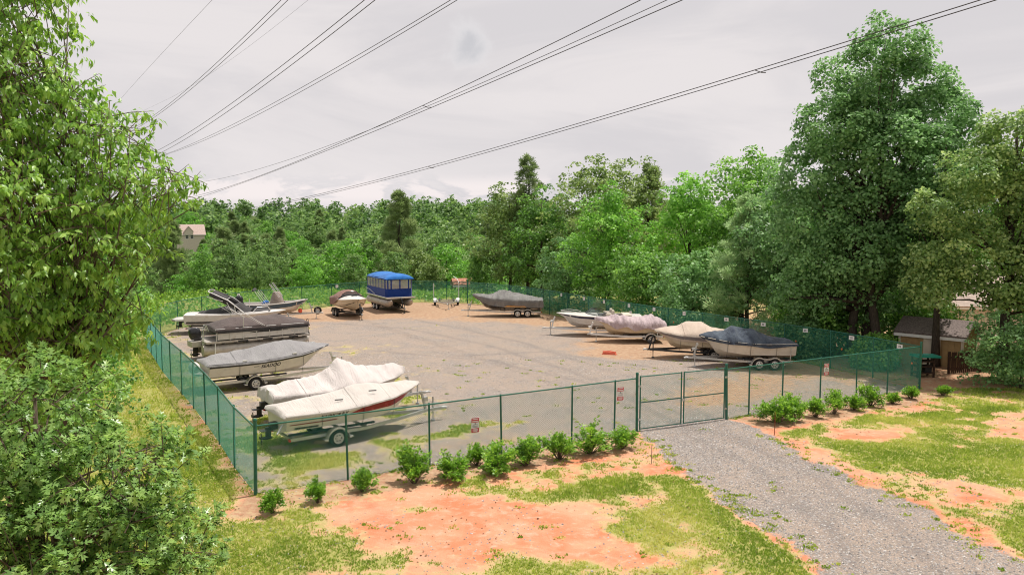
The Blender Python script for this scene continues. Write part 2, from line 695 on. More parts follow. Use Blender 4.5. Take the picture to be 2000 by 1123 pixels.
    g = np.where(out & (y > 36), .9 + (med - .5) * .5, g)
    shade = (~lot) & (x > 17) & (y > 36.5) & (y < 90)
    g = np.where(shade, .35 + (big - .5) * 1.0, g)
    straw = np.where(shade, .62, straw)
    return np.clip(g, 0, 1), np.clip(grav, 0, 1), np.clip(straw, 0, 1)


def ground_z(x, y):
    x = np.asarray(x, float)
    y = np.asarray(y, float)
    z = np.zeros(np.broadcast(x, y).shape)
    # land falls away behind the lot and to the left, then climbs to far wooded hills
    back = np.maximum(y - 78, 0) + np.maximum(-x - 27, 0) * .8 * sstep(30, 60, y)
    z = z - 11.5 * sstep(0, 70, back)
    d = np.hypot(x, y)
    z = z + 15.8 * sstep(150, 430, d) + 5 * sstep(430, 900, d)
    z = z + (fbm(x, y, 110., 51, 3) - .5) * 22 * sstep(150, 330, d)
    z = z - 3.2 * sstep(24, 38, x) * sstep(30, 55, y) * (1 - sstep(90, 140, y))
    z = z + (fbm(x, y, 3.2, 61, 3) - .5) * .10 * np.where(d < 120, 1, 0) * (~in_poly(x, y, LOT))
    z = z - .18 * sstep(0, 6, np.where((y < 40) & (x < 4), 24 + .56 * x - y, 0)) * 0
    return z


# ground sheet: fine close by, coarse to the horizon
def lines(segs):
    out = []
    for a, b, st in segs:
        out.append(np.arange(a, b - 1e-6, st))
    return np.concatenate(out)


gx = lines([(-1400, -400, 100), (-400, -120, 20), (-120, -40, 5), (-40, -13, .6), (-13, 22, .16), (22, 34, .5), (34, 60, 2), (60, 160, 10), (160, 400, 30), (400, 1401, 100)])
gy = lines([(-60, 6, 6), (6, 14, 1), (14, 37, .15), (37, 50, .26), (50, 80, .35), (80, 120, 2), (120, 480, 12), (480, 1000, 40), (1000, 2401, 140)])
X, Y = np.meshgrid(gx, gy)
Z = ground_z(X, Y)
near = (np.abs(X) < 60) & (Y < 110)
GF = [np.full(X.shape, .8), np.zeros(X.shape), np.zeros(X.shape)]
fx, fy = X[near], Y[near]
for a, v in zip(GF, ground_fields(fx, fy)):
    a[near] = v
nx, ny = len(gx), len(gy)
ii = np.arange(nx * ny).reshape(ny, nx)
gf = np.stack([ii[:-1, :-1], ii[:-1, 1:], ii[1:, 1:], ii[1:, :-1]], -1).reshape(-1, 4)
gv = np.stack([X, Y, Z], -1).reshape(-1, 3)
TRK = [[(7.2, 26), (6.4, 30), (3.6, 40), (-2, 50), (-8, 57), (-13, 60)], [(8.6, 27), (7.8, 31), (5.6, 40), (.2, 51), (-5, 59), (-8, 63)], [(7.6, 12), (7.9, 20), (6.9, 28), (7.6, 36), (9, 42)], [(9.6, 12), (9.5, 20), (8.2, 28), (5, 36), (-1, 44), (-8, 47)], [(-4, 45), (2, 47), (7, 42), (9.4, 37)]]
track = np.zeros(X.shape)
for tr_ in TRK:
    dd_ = dist_poly(fx + (fbm(fx, fy, 4., 41, 2) - .5) * 1.2, fy, tr_)
    track[near] = np.maximum(track[near], np.exp(-(dd_ / .20) ** 2) * (.35 + .9 * fbm(fx, fy, 2.2, 43, 3)))
wild = sstep(80, 110, np.hypot(X, Y)).ravel()
g_me = np_mesh('ground', gv, gf, True, None, {'grass': GF[0].ravel(), 'gravel': GF[1].ravel(), 'straw': GF[2].ravel(), 'wild': wild, 'track': track.ravel()})
ground = tag(link('ground', g_me), 'red clay, gravel and patchy grass ground of the storage yard', 'ground', kind='structure')

m, nt, out = new_mat('yard ground')
T = NT(nt)
pos = T.n('ShaderNodeNewGeometry').outputs['Position']
mpg = T.n('ShaderNodeMapping')
nt.links.new(pos, mpg.inputs[0])
pv = mpg.outputs[0]
nb = T.noise(pv, .55, 6, .6, .3)
nm = T.noise(pv, 3.4, 6, .65, .3)
nf = T.noise(pv, 22, 4, .7)
nff = T.noise(pv, 75, 3, .7)
# clay
clay = T.mix(T.range(nb, .36, .64), (.52, .185, .095), (.585, .295, .185))
clay = T.mix(T.range(nm, .48, .74, 0, .7), clay, (.60, .39, .29))
clay = T.mix(T.range(nf, .52, .78, 0, .35), clay, (.30, .12, .06))
# gravel
vor = T.n('ShaderNodeTexVoronoi')
vor.inputs['Scale'].default_value = 21
nt.links.new(pv, vor.inputs['Vector'])
hs = T.n('ShaderNodeSeparateColor')
nt.links.new(vor.outputs['Color'], hs.inputs[0])
gr = T.mix(T.range(hs.outputs[0], .0, 1.0), (.15, .132, .122), (.44, .385, .345))
gr = T.mix(T.range(nb, .32, .62, .22, .78), gr, (.42, .325, .255))
gr = T.mix(T.range(nm, .5, .75, 0, .4), gr, (.22, .20, .20))
gr = T.mix(T.range(vor.outputs['Distance'], .28, .5, 0, .45), gr, (.13, .115, .105))
gr = T.mix(T.range(nff, .55, .8, 0, .5), gr, (.52, .49, .46))
gr = T.mix(T.math('MULTIPLY', T.attr('track'), .5, clamp=True), gr, (.155, .138, .132))
# pine straw
st = T.mix(T.range(nm, .32, .68), (.33, .185, .11), (.45, .315, .205))
st = T.mix(T.range(nf, .45, .75, 0, .75), st, (.19, .115, .07))
st = T.mix(T.range(nff, .5, .8, 0, .5), st, (.50, .40, .28))
# grass soil colour
gs = T.mix(T.range(nm, .3, .7), (.185, .215, .045), (.33, .33, .095))
gs = T.mix(T.range(nf, .4, .75, 0, .7), gs, (.42, .35, .15))
gs = T.mix(T.range(nff, .5, .8, 0, .5), gs, (.10, .145, .03))


def sharp(a, w, lo=.42, hi=.58):
    jit = T.math('ADD', T.math('MULTIPLY', T.math('SUBTRACT', nm, .5), w), T.math('MULTIPLY', T.math('SUBTRACT', nf, .5), w * .9))
    return T.range(T.math('ADD', a, jit), lo, hi)


c = T.mix(sharp(T.attr('gravel'), .9, .36, .66), clay, gr)
c = T.mix(T.math('MULTIPLY', sharp(T.attr('straw'), .8, .36, .66), .9), c, st)
dry = T.mix(T.range(nf, .35, .7), (.50, .385, .21), (.40, .33, .15))
c = T.mix(T.math('MULTIPLY', sharp(T.attr('grass'), .85, .24, .50), .72), c, dry)
c = T.mix(T.math('MULTIPLY', sharp(T.attr('grass'), .75, .44, .66), .92), c, gs)
c = T.mix(T.attr('wild'), c, (.07, .105, .03))
hgt = T.math('ADD', T.math('MULTIPLY', vor.outputs['Distance'], -.5), T.math('ADD', T.math('MULTIPLY', nff, .6), T.math('MULTIPLY', nm, .8)))
T.bsdf(out, c, .95, 0, .12, T.bump(hgt, .55, .03))
g_me.materials.append(m)

# ------------------------------------------------------------------ chain-link fence
RAIL = 2.0


def gz(x, y):
    return float(ground_z(np.array([x]), np.array([y]))[0])


def wire_mesh(segs, z0, z1, pitch=.0707, r=.0032, name='chain_link'):
    """two families of straight diagonal wires, each a thin triangular bar"""
    vs, fs = [], []
    base = 0
    for (x1, y1), (x2, y2) in segs:
        L = math.hypot(x2 - x1, y2 - y1)
        ux, uy = (x2 - x1) / L, (y2 - y1) / L
        h = z1 - z0
        n = int((L + h) / pitch) + 1
        for sgn in (1, -1):
            k = np.arange(n) * pitch + .01
            if sgn > 0:      # goes up to the right, starts at s = k - h
                s0 = k - h; s1 = k; za = np.full(n, z0); zb = np.full(n, z1)
            else:
                s0 = k - h; s1 = k; za = np.full(n, z1); zb = np.full(n, z0)
            # clip to 0..L
            t0 = np.clip((0 - s0) / h, 0, 1)
            t1 = np.clip((L - s0) / h, 0, 1)
            ok = t1 - t0 > .02
            a_s = s0 + h * t0; b_s = s0 + h * t1
            a_z = za + (zb - za) * t0; b_z = za + (zb - za) * t1
            a_s, b_s, a_z, b_z = a_s[ok], b_s[ok], a_z[ok], b_z[ok]
            m = len(a_s)
            off = .0022 * sgn
            dirv = np.array([ux, uy])
            nv = np.array([-uy, ux])
            for (ps, pz) in ((a_s, a_z), (b_s, b_z)):
                pass
            tri = [(0.0, r), (-.87 * r, -.5 * r), (.87 * r, -.5 * r)]   # (along normal, in plane)
            V = np.zeros((m, 6, 3))
            for e, (ps, pz) in enumerate(((a_s, a_z), (b_s, b_z))):
                for j, (on, oi) in enumerate(tri):
                    q = .7071 * oi
                    S = ps - sgn * q
                    V[:, e * 3 + j, 0] = x1 + ux * S + nv[0] * (on + off)
                    V[:, e * 3 + j, 1] = y1 + uy * S + nv[1] * (on + off)
                    V[:, e * 3 + j, 2] = pz + q
            F = np.array([[0, 1, 4, 3], [1, 2, 5, 4], [2, 0, 3, 5]])
            idx = (base + np.arange(m)[:, None, None] * 6 + F[None]).reshape(-1, 4)
            vs.append(V.reshape(-1, 3)); fs.append(idx)
            base += m * 6
    return np_mesh(name, np.concatenate(vs), np.concatenate(fs))


def post_mesh(h, r, dome=True):
    b = MB()
    b.lathe((0, 0, 0), [(r, -.05), (r, h), (r * 1.15, h), (r * 1.15, h + .03), (r * .8, h + .06), (.001, h + .07)], 'z', 12)
    me = bpy.data.meshes.new('post')
    me.from_pydata(b.v, [], b.f)
    me.polygons.foreach_set('use_smooth', [True] * len(me.polygons))
    me.set_sharp_from_angle(angle=R(40))
    me.materials.append(M_green)
    return me


POST_LINE = post_mesh(RAIL - .02, .032)
POST_END = post_mesh(RAIL + .16, .052)


def fence_run(line, label, ends=(False, False)):
    x0, y0 = line[0]
    root = empty('chain_link_fence', (x0, y0, 0), 0, label, 'fence')
    loc = [(x - x0, y - y0) for x, y in line]
    for i, (x, y) in enumerate(loc):
        is_end = (i == 0 and ends[0]) or (i == len(loc) - 1 and ends[1])
        if (i == 0 and ends[0] is None) or (i == len(loc) - 1 and ends[1] is None):
            continue
        o = link('post', POST_END if is_end else POST_LINE, root)
        o.location = (x, y, 0)
        o.rotation_euler = (R(random.uniform(-1.1, 1.1)), R(random.uniform(-1.1, 1.1)), random.uniform(0, 6))
    MB().tube([(x, y, RAIL) for x, y in loc], .024, 8).build('top_rail', M_green, root, True)
    # clamps that hold the mesh on the rail, and the bottom tension wire
    MB().tube([(x, y, .05) for x, y in loc], .006, 5).build('tension_wire', M_green, root)
    o = link('chain_link', wire_mesh(list(zip(loc, loc[1:])), .05, RAIL + .01), root, M_wire)
    o['kind'] = 'stuff'
    return root


fence_run(FRONT_L, 'green chain-link fence run along the front, left of the double gate', (True, True))
fence_run(FRONT_R, 'green chain-link fence run along the front, right of the double gate', (True, True))
fence_run(LEFT, 'green chain-link fence receding up the left side beside the grass strip', (None, False))
fence_run(BACK, 'curving green chain-link fence at the far back left of the yard', (None, True))
fence_run(RIGHT, 'long green chain-link fence on the right in front of the tree row', (None, None))


def gate_leaf(p, q, label, hinge_at_p):
    x0, y0 = p
    dx, dy = q[0] - x0, q[1] - y0
    L = math.hypot(dx, dy)
    ux, uy = dx / L, dy / L
    root = empty('swing_gate', (x0, y0, 0), 0, label, 'gate', 'leaves of the double gate')
    def at(s, z): return (ux * s, uy * s, z)
    zb, zt = .09, RAIL + .05
    for s in (0, L):
        MB().tube([at(s, zb - .02), at(s, zt + .03)], .027, 10).build('frame_post', M_green, root, True)
    for z, nm in ((zb, 'bottom_rail'), (1.08, 'middle_rail'), (zt, 'top_rail')):
        MB().tube([at(.027, z), at(L - .027, z)], .022, 8).build(nm, M_green, root, True)
    o = link('chain_link', wire_mesh([((ux * .03, uy * .03), (ux * (L - .03), uy * (L - .03)))], zb, zt), root, M_wire)
    o['kind'] = 'stuff'
    hs = -.05 if hinge_at_p else L + .05
    for z in (.45, 1.7):
        MB().box(at(hs, z), (.12, .07, .07), Matrix.Rotation(math.atan2(uy, ux), 3, 'Z')).build('hinge', M_galv, root)
    if not hinge_at_p:
        MB().box(at(-.035, 1.0), (.16, .06, .10), Matrix.Rotation(math.atan2(uy, ux), 3, 'Z')).build('latch', M_galv, root)
    return root


GA, GB = Vector((4.62, 28.93)), Vector((8.42, 30.72))
gd = (GB - GA).normalized()
gm = GA + gd * 2.06
pt = lambda v: (v.x, v.y)
gate_leaf(pt(GA + gd * .13), pt(gm - gd * .06), 'left leaf of the green chain-link double gate', True)
gate_leaf(pt(gm + gd * .06), pt(GB - gd * .13), 'right leaf of the green chain-link double gate', False)


# signs on the fence ------------------------------------------------------
def fence_frame(line, px, side=1):
    """point on the fence line at x = px, its direction and outward normal"""
    for (x1, y1), (x2, y2) in zip(line, line[1:]):
        if min(x1, x2) <= px <= max(x1, x2):
            t = (px - x1) / (x2 - x1)
            d = Vector((x2 - x1, y2 - y1)).normalized()
            return Vector((px, y1 + (y2 - y1) * t)), d


def warning_sign(px, line, zc, label, tilt=0.):
    p, d = fence_frame(line, px)
    if d.x < 0: d = -d
    n = Vector((d.y, -d.x))             # faces the camera side
    ang = math.atan2(d.y, d.x)
    root = empty('warning_sign', (p.x + n.x * .035, p.y + n.y * .035, zc), ang, label, 'sign', 'red and white notice signs')
    root.rotation_euler = (0, R(tilt), ang)
    w, h = .29, .50
    MB().box((0, 0, 0), (w, .006, h)).build('plate', M_signw, root)
    y = -.0052
    MB().box((0, y, .165), (w - .012, .003, .145)).build('red_header', M_signr, root)
    MB().box((0, y, -.170), (w - .012, .003, .135)).build('red_footer', M_signr, root)
    t = MB()
    for z, ww, hh in ((.20, .20, .030), (.130, .23, .030), (-.135, .19, .020), (-.170, .22, .020), (-.205, .15, .020)):
        t.box((0, y - .0022, z), (ww, .0015, hh))
    t.build('white_print', M_signw, root)
    t = MB()
    t.box((0, y + .0008, .05), (.045, .0015, .035))
    for z, ww in ((.015, .18), (-.03, .22), (-.065, .20)):
        t.box((0, y + .0008, z), (ww, .0015, .012))
    t.build('black_print', M_signk, root)
    return root


warning_sign(-1.22, FRONT_L, 1.13, 'red and white notice sign on the front fence above the middle shrubs', 1)
warning_sign(3.92, FRONT_L, 1.52, 'red and white notice sign on the fence just left of the gate', 2)
warning_sign(13.3, FRONT_R, 1.50, 'red and white notice sign on the fence right of the gate', 0)


def plate(px, line, inner, zc, label, w=.30, h=.20, digits=2):
    p, d = fence_frame(line, px)
    if d.x < 0: d = -d
    n = Vector((d.y, -d.x))
    if n.y > 0: n = -n
    ang = math.atan2(d.y, d.x)
    root = empty('number_plate', (p.x + n.x * .04, p.y + n.y * .04, zc), ang, label, 'number plate', 'white space number plates on the fence')
    root.rotation_euler = (0, R(random.uniform(-3, 3)), ang)
    MB().box((0, 0, 0), (w, .005, h)).build('plate', M_signw, root)
    t = MB()
    for k in range(digits):
        t.box(((k - (digits - 1) / 2) * .075, -.0045, 0), (.045, .002, h * .5))
    t.build('dark_print', M_signk, root)


names_r = ['rightmost white number plate near the corner post', 'white number plate beside the trunks, second from the corner',
           'white number plate behind the navy-covered boat, third from the corner', 'white number plate above the stern of the navy cover',
           'white number plate above the tan boat cover', 'white number plate right of the pink-tarped boat',
           'white number plate above the pink tarp', 'white number plate above the windshield of the white runabout',
           'white number plate left of the white runabout', 'white number plate right of the grey tarped boat',
           'white number plate above the stern of the grey tarped boat']
for k, (px, nm) in enumerate(zip((18.45, 17.35, 16.0, 14.5, 13.0, 11.1, 9.6, 8.25, 6.8, 5.55, 4.0), names_r)):
    plate(px, RIGHT, True, 1.82, nm, .34 if k < 5 else .26, .21 if k < 5 else .24, 2 if k < 5 else 1)
for px, nm in ((-22.0, 'white number plate behind the tower boat, left of its tower'), (-23.7, 'leftmost white number plate at the far left bend'),
               (-16.0, 'white number plate above the maroon-covered boat')):
    plate(px, BACK, True, 1.78, nm, .28, .26, 1)
for k, px in enumerate((18.7, 17.1, 15.7, 14.0, 12.4, 10.6, 9.1, 7.7, 6.3)):
    p, d = fence_frame(RIGHT, px)
    n = Vector((-abs(d.y), -abs(d.x)))
    b = MB().lathe((0, 0, 0), [(.001, -.012), (.05, -.012), (.05, .006), (.001, .008)], 'y', 10)
    o = b.build('reflector', M_orange, None)
    o.location = (p.x + n.x * .03, p.y + n.y * .03, 1.15)
    o.rotation_euler = (0, 0, math.atan2(d.y, d.x) + math.pi)
    tag(o, 'small orange reflector on the right fence, %s from the corner post' % ('nearest', 'second', 'third', 'fourth', 'fifth', 'sixth', 'seventh', 'eighth', 'farthest')[k], 'reflector', 'orange reflectors on the right fence')
# notice board hung inside the right fence
p, d = fence_frame(RIGHT, 8.35)
o = MB().box((0, 0, 0), (.26, .01, .62)).build('notice_board', M_signw)
o.location = (p.x - .05, p.y - .03, 1.15)
o.rotation_euler = (0, 0, math.atan2(d.y, d.x) + math.pi)
tag(o, 'tall narrow white notice hung on the right fence behind the runabouts', 'notice')

# survey stakes beside the drive
for (x, y, h, nm, mt) in ((4.48, 25.05, .62, 'thin wooden stake left of the gravel drive', M_wood), (9.54, 28.4, .85, 'thin rusty metal stake right of the drive', M_rust)):
    o = MB().tube([(0, 0, -.05), (.01, 0, h * .6), (.015, .01, h)], [.014, .013, .011], 6).build('stake', mt)
    o.location = (x, y, gz(x, y))
    tag(o, nm, 'stake')

# ------------------------------------------------------------------ power lines
M_cable = mat('power cable', (.05, .045, .045), .6, .3, .4, .1)


def power_line(pts, L, r, label, spacers=()):
    """pts: heights z at distances y along the wire; the wire runs to the far left, x = L - .6045 y"""
    ys = np.array([p[0] for p in pts]); zs = np.array([p[1] for p in pts])
    deg = 2 if len(pts) > 2 else 1
    cf = np.polyfit(ys, zs, deg)
    yy = np.linspace(-10, max(ys) * 1.2 + 5, 60)
    P = [(L - .6045 * y, y, float(np.polyval(cf, y))) for y in yy]
    ye = yy[-1]
    sl = float(np.polyval(np.polyder(cf), ye))
    for q in (60, 140, 240):
        P.append((L - .6045 * (ye + q), ye + q, P[59][2] + max(sl, .005) * q))
    root = empty('power_line', (0, 0, 0), 0, label, 'power line', 'power lines overhead')
    MB().tube(P, r, 6).build('conductor', M_cable, root, True)
    return root


PL = [
    ([(37.8, 17.94), (48.3, 18.26), (67.3, 18.74)], 9, .007, 'thin single overhead wire at the far upper left'),
    ([(31.0, 16.12), (40.0, 15.83), (61.4, 15.79)], 10, .012, 'upper wire of the leftmost twin overhead pair'),
    ([(30.5, 15.99), (39.4, 15.72), (61.4, 15.69)], 10.1, .012, 'lower wire of the leftmost twin overhead pair'),
    ([(39.3, 18.36), (46.5, 18.35), (62.0, 18.65)], 14, .005, 'very thin faint overhead wire right of the leftmost pair'),
    ([(28.3, 15.38), (36.2, 14.93), (63.1, 14.11)], 12, .014, 'upper wire of the second twin overhead pair from the left'),
    ([(27.9, 15.28), (35.8, 14.81), (62.9, 13.9)], 12.2, .014, 'lower wire of the second twin overhead pair from the left'),
    ([(28.3, 15.39), (36.3, 15.09), (73.3, 14.63)], 15, .012, 'upper wire of the third twin overhead pair from the left'),
    ([(28.2, 15.38), (36.8, 15.01), (74.3, 14.58)], 15.2, .012, 'lower wire of the third twin overhead pair from the left'),
    ([(28.7, 15.51), (36.4, 14.84), (44.8, 14.1), (58.7, 12.93), (98.9, 11.08)], 22, .016, 'topmost of the three crossing wires above the yard'),
    ([(30.3, 15.93), (39.7, 15.11), (48.9, 14.37), (74.0, 13.34), (108.3, 12.97)], 24, .013, 'crossing wire that ends highest at the left of the trio'),
    ([(27.7, 15.24), (37.4, 14.55), (54.6, 13.33), (100.8, 10.95)], 22.6, .016, 'lowest of the three crossing wires above the yard'),
    ([(25.7, 14.80), (29.6, 14.11), (42.5, 13.04), (49.6, 12.48), (72.6, 10.94), (92.8, 10.11), (159.4, 9.02)], 30, .017, 'upper wire of the pair passing in front of the tall right tree'),
    ([(25.6, 14.75), (30.0, 14.06), (43.1, 12.97), (50.3, 12.39), (73.6, 10.8), (94.1, 9.96), (161.5, 8.83)], 30.4, .017, 'lower wire of the pair passing in front of the tall right tree'),
]
for pts, L, r, nm in PL:
    root = power_line(pts, L, r, nm)
    if L in (22, 30):
        for y0 in ((44.5, 28.0) if L == 22 else (33.2, 60.)):
            cf = np.polyfit([p[0] for p in pts], [p[1] for p in pts], 2)
            z0 = float(np.polyval(cf, y0))
            MB().tube([(L - .6045 * y0, y0, z0), (L - .6045 * y0 + .25, y0 - .1, z0 - .12), (L - .6045 * y0 + .45, y0, z0 - .1)], .018, 5).build('spacer', M_cable, root)
# ------------------------------------------------------------------ boats and trailers
def lin_list(pts, t):
    a_ = float(np.interp(t, [q[0] for q in pts], [q[1] for q in pts]))
    return .8 * a_ + .2 * lerp_list(pts, t)


class Pair:
    """the same shape on both sides: one object each"""
    def __init__(s): s.m = []
    def build(s, name, mat, parent, smooth=False):
        for b in s.m: b.build(name, mat, parent, smooth)


class Hull:
    def __init__(s, L, B, D=.95, zk=.55, bow_rise=.22, hb=None, full=0., rake=.55):
        D, zk = D * .88, zk - .08
        s.L, s.B, s.D, s.z0, s.rake = L, B, D, zk, rake
        s.hbp = hb or [(0, .90), (.25, 1.0), (.52, .99), (.70, .84 + full), (.84, .58 + full), (.94, .30 + full * .7), (1, .035)]
        s.zsp = [(0, 1.0), (.35, .98), (.7, 1.0 + bow_rise * .35 / D), (1, 1.0 + bow_rise / D)]
        s.hcp = [(0, .86), (.5, .86), (.7, .74), (.84, .46), (.94, .16), (1, .01)]
        s.zcp = [(0, .30), (.5, .33), (.75, .48), (.9, .72), (1, 1.0)]
        s.zkp = [(0, .0), (.58, .0), (.74, .06), (.86, .24), (.95, .58), (1, .98)]

    def hb(s, t): return lerp_list(s.hbp, t) * s.B / 2
    def zs(s, t): return s.z0 + lerp_list(s.zsp, t) * s.D
    def zk(s, t): return min(s.z0 + lerp_list(s.zkp, t) * s.D, s.zs(t) - .01)
    def zc(s, t): return min(max(s.z0 + lerp_list(s.zcp, t) * s.D, s.zk(t)), s.zs(t) - .005)

    def hc(s, t):
        return min(lerp_list(s.hcp, t) * lerp_list(s.hbp, min(t, .55)) * s.B / 2, s.hb(t))

    def xs(s, t, v):
        """v: 0 keel .. 1 sheer; the stem rakes forward"""
        return s.L * t - s.rake * (1 - v) * max(0, (t - .6) / .4) ** 2

    def side(s, t, v, out=0.):
        """v 0 chine .. 1 sheer"""
        y = s.hc(t) + (s.hb(t) - s.hc(t)) * (v ** .75)
        z = s.zc(t) + (s.zs(t) - s.zc(t)) * v
        return (s.xs(t, .35 + .65 * v), y + out, z)

    def shell(s, n=34):
        b = MB()
        rows = []
        for i in range(n):
            t = i / (n - 1)
            t = 1 - (1 - t) ** 1.25
            pts = [(s.xs(t, 0), 0, s.zk(t))]
            for k in (.35, .7):
                pts.append((s.xs(t, .3 * k), s.hc(t) * k, s.zk(t) + (s.zc(t) - s.zk(t)) * k * .92))
            pts += [(s.xs(t, .33), s.hc(t), s.zc(t) - .012)]
            pts += [s.side(t, v) for v in (0, .25, .5, .75, 1)]
            rows.append([(x, -y, z) for x, y, z in pts[::-1]] + pts[1:])
        b.grid(rows)
        # transom
        first = rows[0]
        b.add(first, [tuple(range(len(first)))])
        return b

    def strip(s, t0, t1, va, vb, out=.006, n=26, sides=(1, -1)):
        pair = Pair()
        for sg in sides:
            b = MB()
            pair.m.append(b)
            rows = []
            for i in range(n):
                t = t0 + (t1 - t0) * i / (n - 1)
                a = va(t) if callable(va) else va
                c = vb(t) if callable(vb) else vb
                row = []
                for k in range(4):
                    x, y, z = s.side(t, a + (c - a) * k / 3, out)
                    row.append((x, sg * y, z))
                rows.append(row)
            b.grid(rows)
        return pair

    def rail(s, r=.022, t1=1.0, n=30, dz=0):
        pts = []
        for i in range(n):
            t = t1 * i / (n - 1)
            x, y, z = s.side(t, 1, .008)
            pts.append((x, y, z + dz))
        pts2 = [(x, -y, z) for x, y, z in pts[::-1]]
        return MB().tube(pts + pts2, r, 6, True)

    def deck(s, t0, t1, crown=.08, n=16, lift=.0):
        rows = []
        for i in range(n):
            t = t0 + (t1 - t0) * i / (n - 1)
            row = []
            for k in range(9):
                u = -1 + k / 4
                row.append((s.xs(t, 1), s.hb(t) * u * .995, s.zs(t) + lift + crown * (1 - u * u) * (s.hb(t) / (s.B / 2))))
            rows.append(row)
        return MB().grid(rows)

    def cover(s, ridge, skirt, power=.8, t0=-.01, t1=1.01, wr=.035, seed=0., n=64, m=13, flat=.0, fold=9., edge=.02, asym=0.):
        """draped fabric: ridge [(t, height above sheer)], skirt [(t, drop below sheer)]"""
        rows = []
        for i in range(n):
            t = t0 + (t1 - t0) * i / (n - 1)
            tc_ = min(max(t, 0), 1)
            hb = s.hb(tc_)
            zs = s.zs(tc_)
            h = lin_list(ridge, t) * .86
            sk = lerp_list(skirt, t)
            row = []
            for sg in (-1, 1):
                half = []
                # hanging skirt
                for k in range(4):
                    f = k / 3
                    v = 1 - (sk * (1 - f)) / max(.05, (s.zs(tc_) - s.zc(tc_)))
                    x, y, z = s.side(tc_, max(v, .02), edge + .012)
                    pl = .5 + .5 * mnoise.noise((t * s.L * fold * .5 + seed, sg * 3.1, f * .5))
                    half.append((x + (t - tc_) * s.L, sg * (y + pl * wr * .9 * (1 - f)), z + .012 * (pl - .5)))
                for k in range(1, m + 1):
                    u = k / m
                    sh = u ** power if u < 1 else 1
                    sh = sh * (1 - flat) + flat * min(1, u * 2.2)
                    y = (hb + edge) * (1 - u)
                    q_ = t * s.L * fold * .16 + seed
                    wn_ = abs(mnoise.noise((q_ + .35 * u, sg * 1.7 + .25 * u, seed * .7))) * -1.6 + .5 + .35 * mnoise.noise((q_ * 2.7 - .6 * u, sg * 2.3, 1.3))
                    z = zs + .018 + h * sh + wr * wn_ * math.sin(math.pi * (.12 + .70 * u)) * (.4 + min(1, h * 1.6))
                    x = s.xs(tc_, 1) + (t - tc_) * s.L
                    half.append((x, sg * y, z))
                if sg < 0:
                    row = half[:-1]
                    mid = half[-1]
                else:
                    row = row + [mid] + half[:-1][::-1]
            rows.append(row)
        # stern and bow closures
        a = [(x - .05, y * .97, min(z, s.zs(0) - lerp_list(skirt, 0) * .9)) for x, y, z in rows[0]]
        return MB().grid([a] + rows)


def text_on_hull(h, txt, t_mid, v_mid, size, sg, matl, parent, shear=.25, space=1.0, out=.012):
    cu = bpy.data.curves.new('lettering', 'FONT')
    cu.body = txt
    cu.size = size
    cu.shear = shear
    cu.align_x = 'CENTER'
    cu.align_y = 'CENTER'
    cu.space_character = space
    cu.offset = .004
    tmp = bpy.data.objects.new('lettering', cu)
    COL.objects.link(tmp)
    dg = bpy.context.evaluated_depsgraph_get()
    me = bpy.data.meshes.new_from_object(tmp.evaluated_get(dg))
    bpy.data.objects.remove(tmp)
    me.name = 'lettering'
    for v in me.vertices:
        tx, ty = v.co.x, v.co.y
        t = t_mid + (tx if sg < 0 else -tx) / h.L
        zr = h.zs(t) - h.zc(t)
        vv = v_mid + ty / zr
        x, y, z = h.side(t, min(max(vv, 0.01), 1), out)
        v.co = (x, sg * y, z)
    me.materials.clear()
    me.materials.append(matl)
    return link('lettering', me, parent)


def wheel(parent, x, y, r=.31, w=.19, out=1, rim=M_alu, spokes=True):
    b = MB()
    rr = r * .60
    b.lathe((0, 0, 0), [(rr, -w / 2 * .9), (r * .90, -w / 2), (r * .975, -w * .40), (r, -w * .22), (r, w * .22), (r * .975, w * .40), (r * .90, w / 2), (rr, w / 2 * .9), (rr, -w / 2 * .9)], 'y', 24)
    o = b.build('wheel', M_rubber, parent, True, (x, y, r - .012), 50)
    b = MB()
    s = out * 1.0
    b.lathe((0, 0, 0), [(rr * 1.02, w * .46 * s), (rr * .90, w * .47 * s), (rr * .80, w * .25 * s), (rr * .30, w * .34 * s), (rr * .26, w * .50 * s), (.001, w * .52 * s)], 'y', 20)
    b.lathe((0, 0, 0), [(rr * 1.0, -w * .44), (rr * .98, w * .44)], 'y', 20)
    rm = b.build('rim', rim, o, True)
    if spokes:
        b = MB()
        for k in range(6):
            a = k * math.pi / 3
            b.lathe((rr * .56 * math.cos(a), w * .335 * s, rr * .56 * math.sin(a)), [(rr * .14, -.02 * s), (rr * .15, .004 * s), (.001, .005 * s)], 'y', 8)
        b.build('rim_hole', M_black, o)
    return o


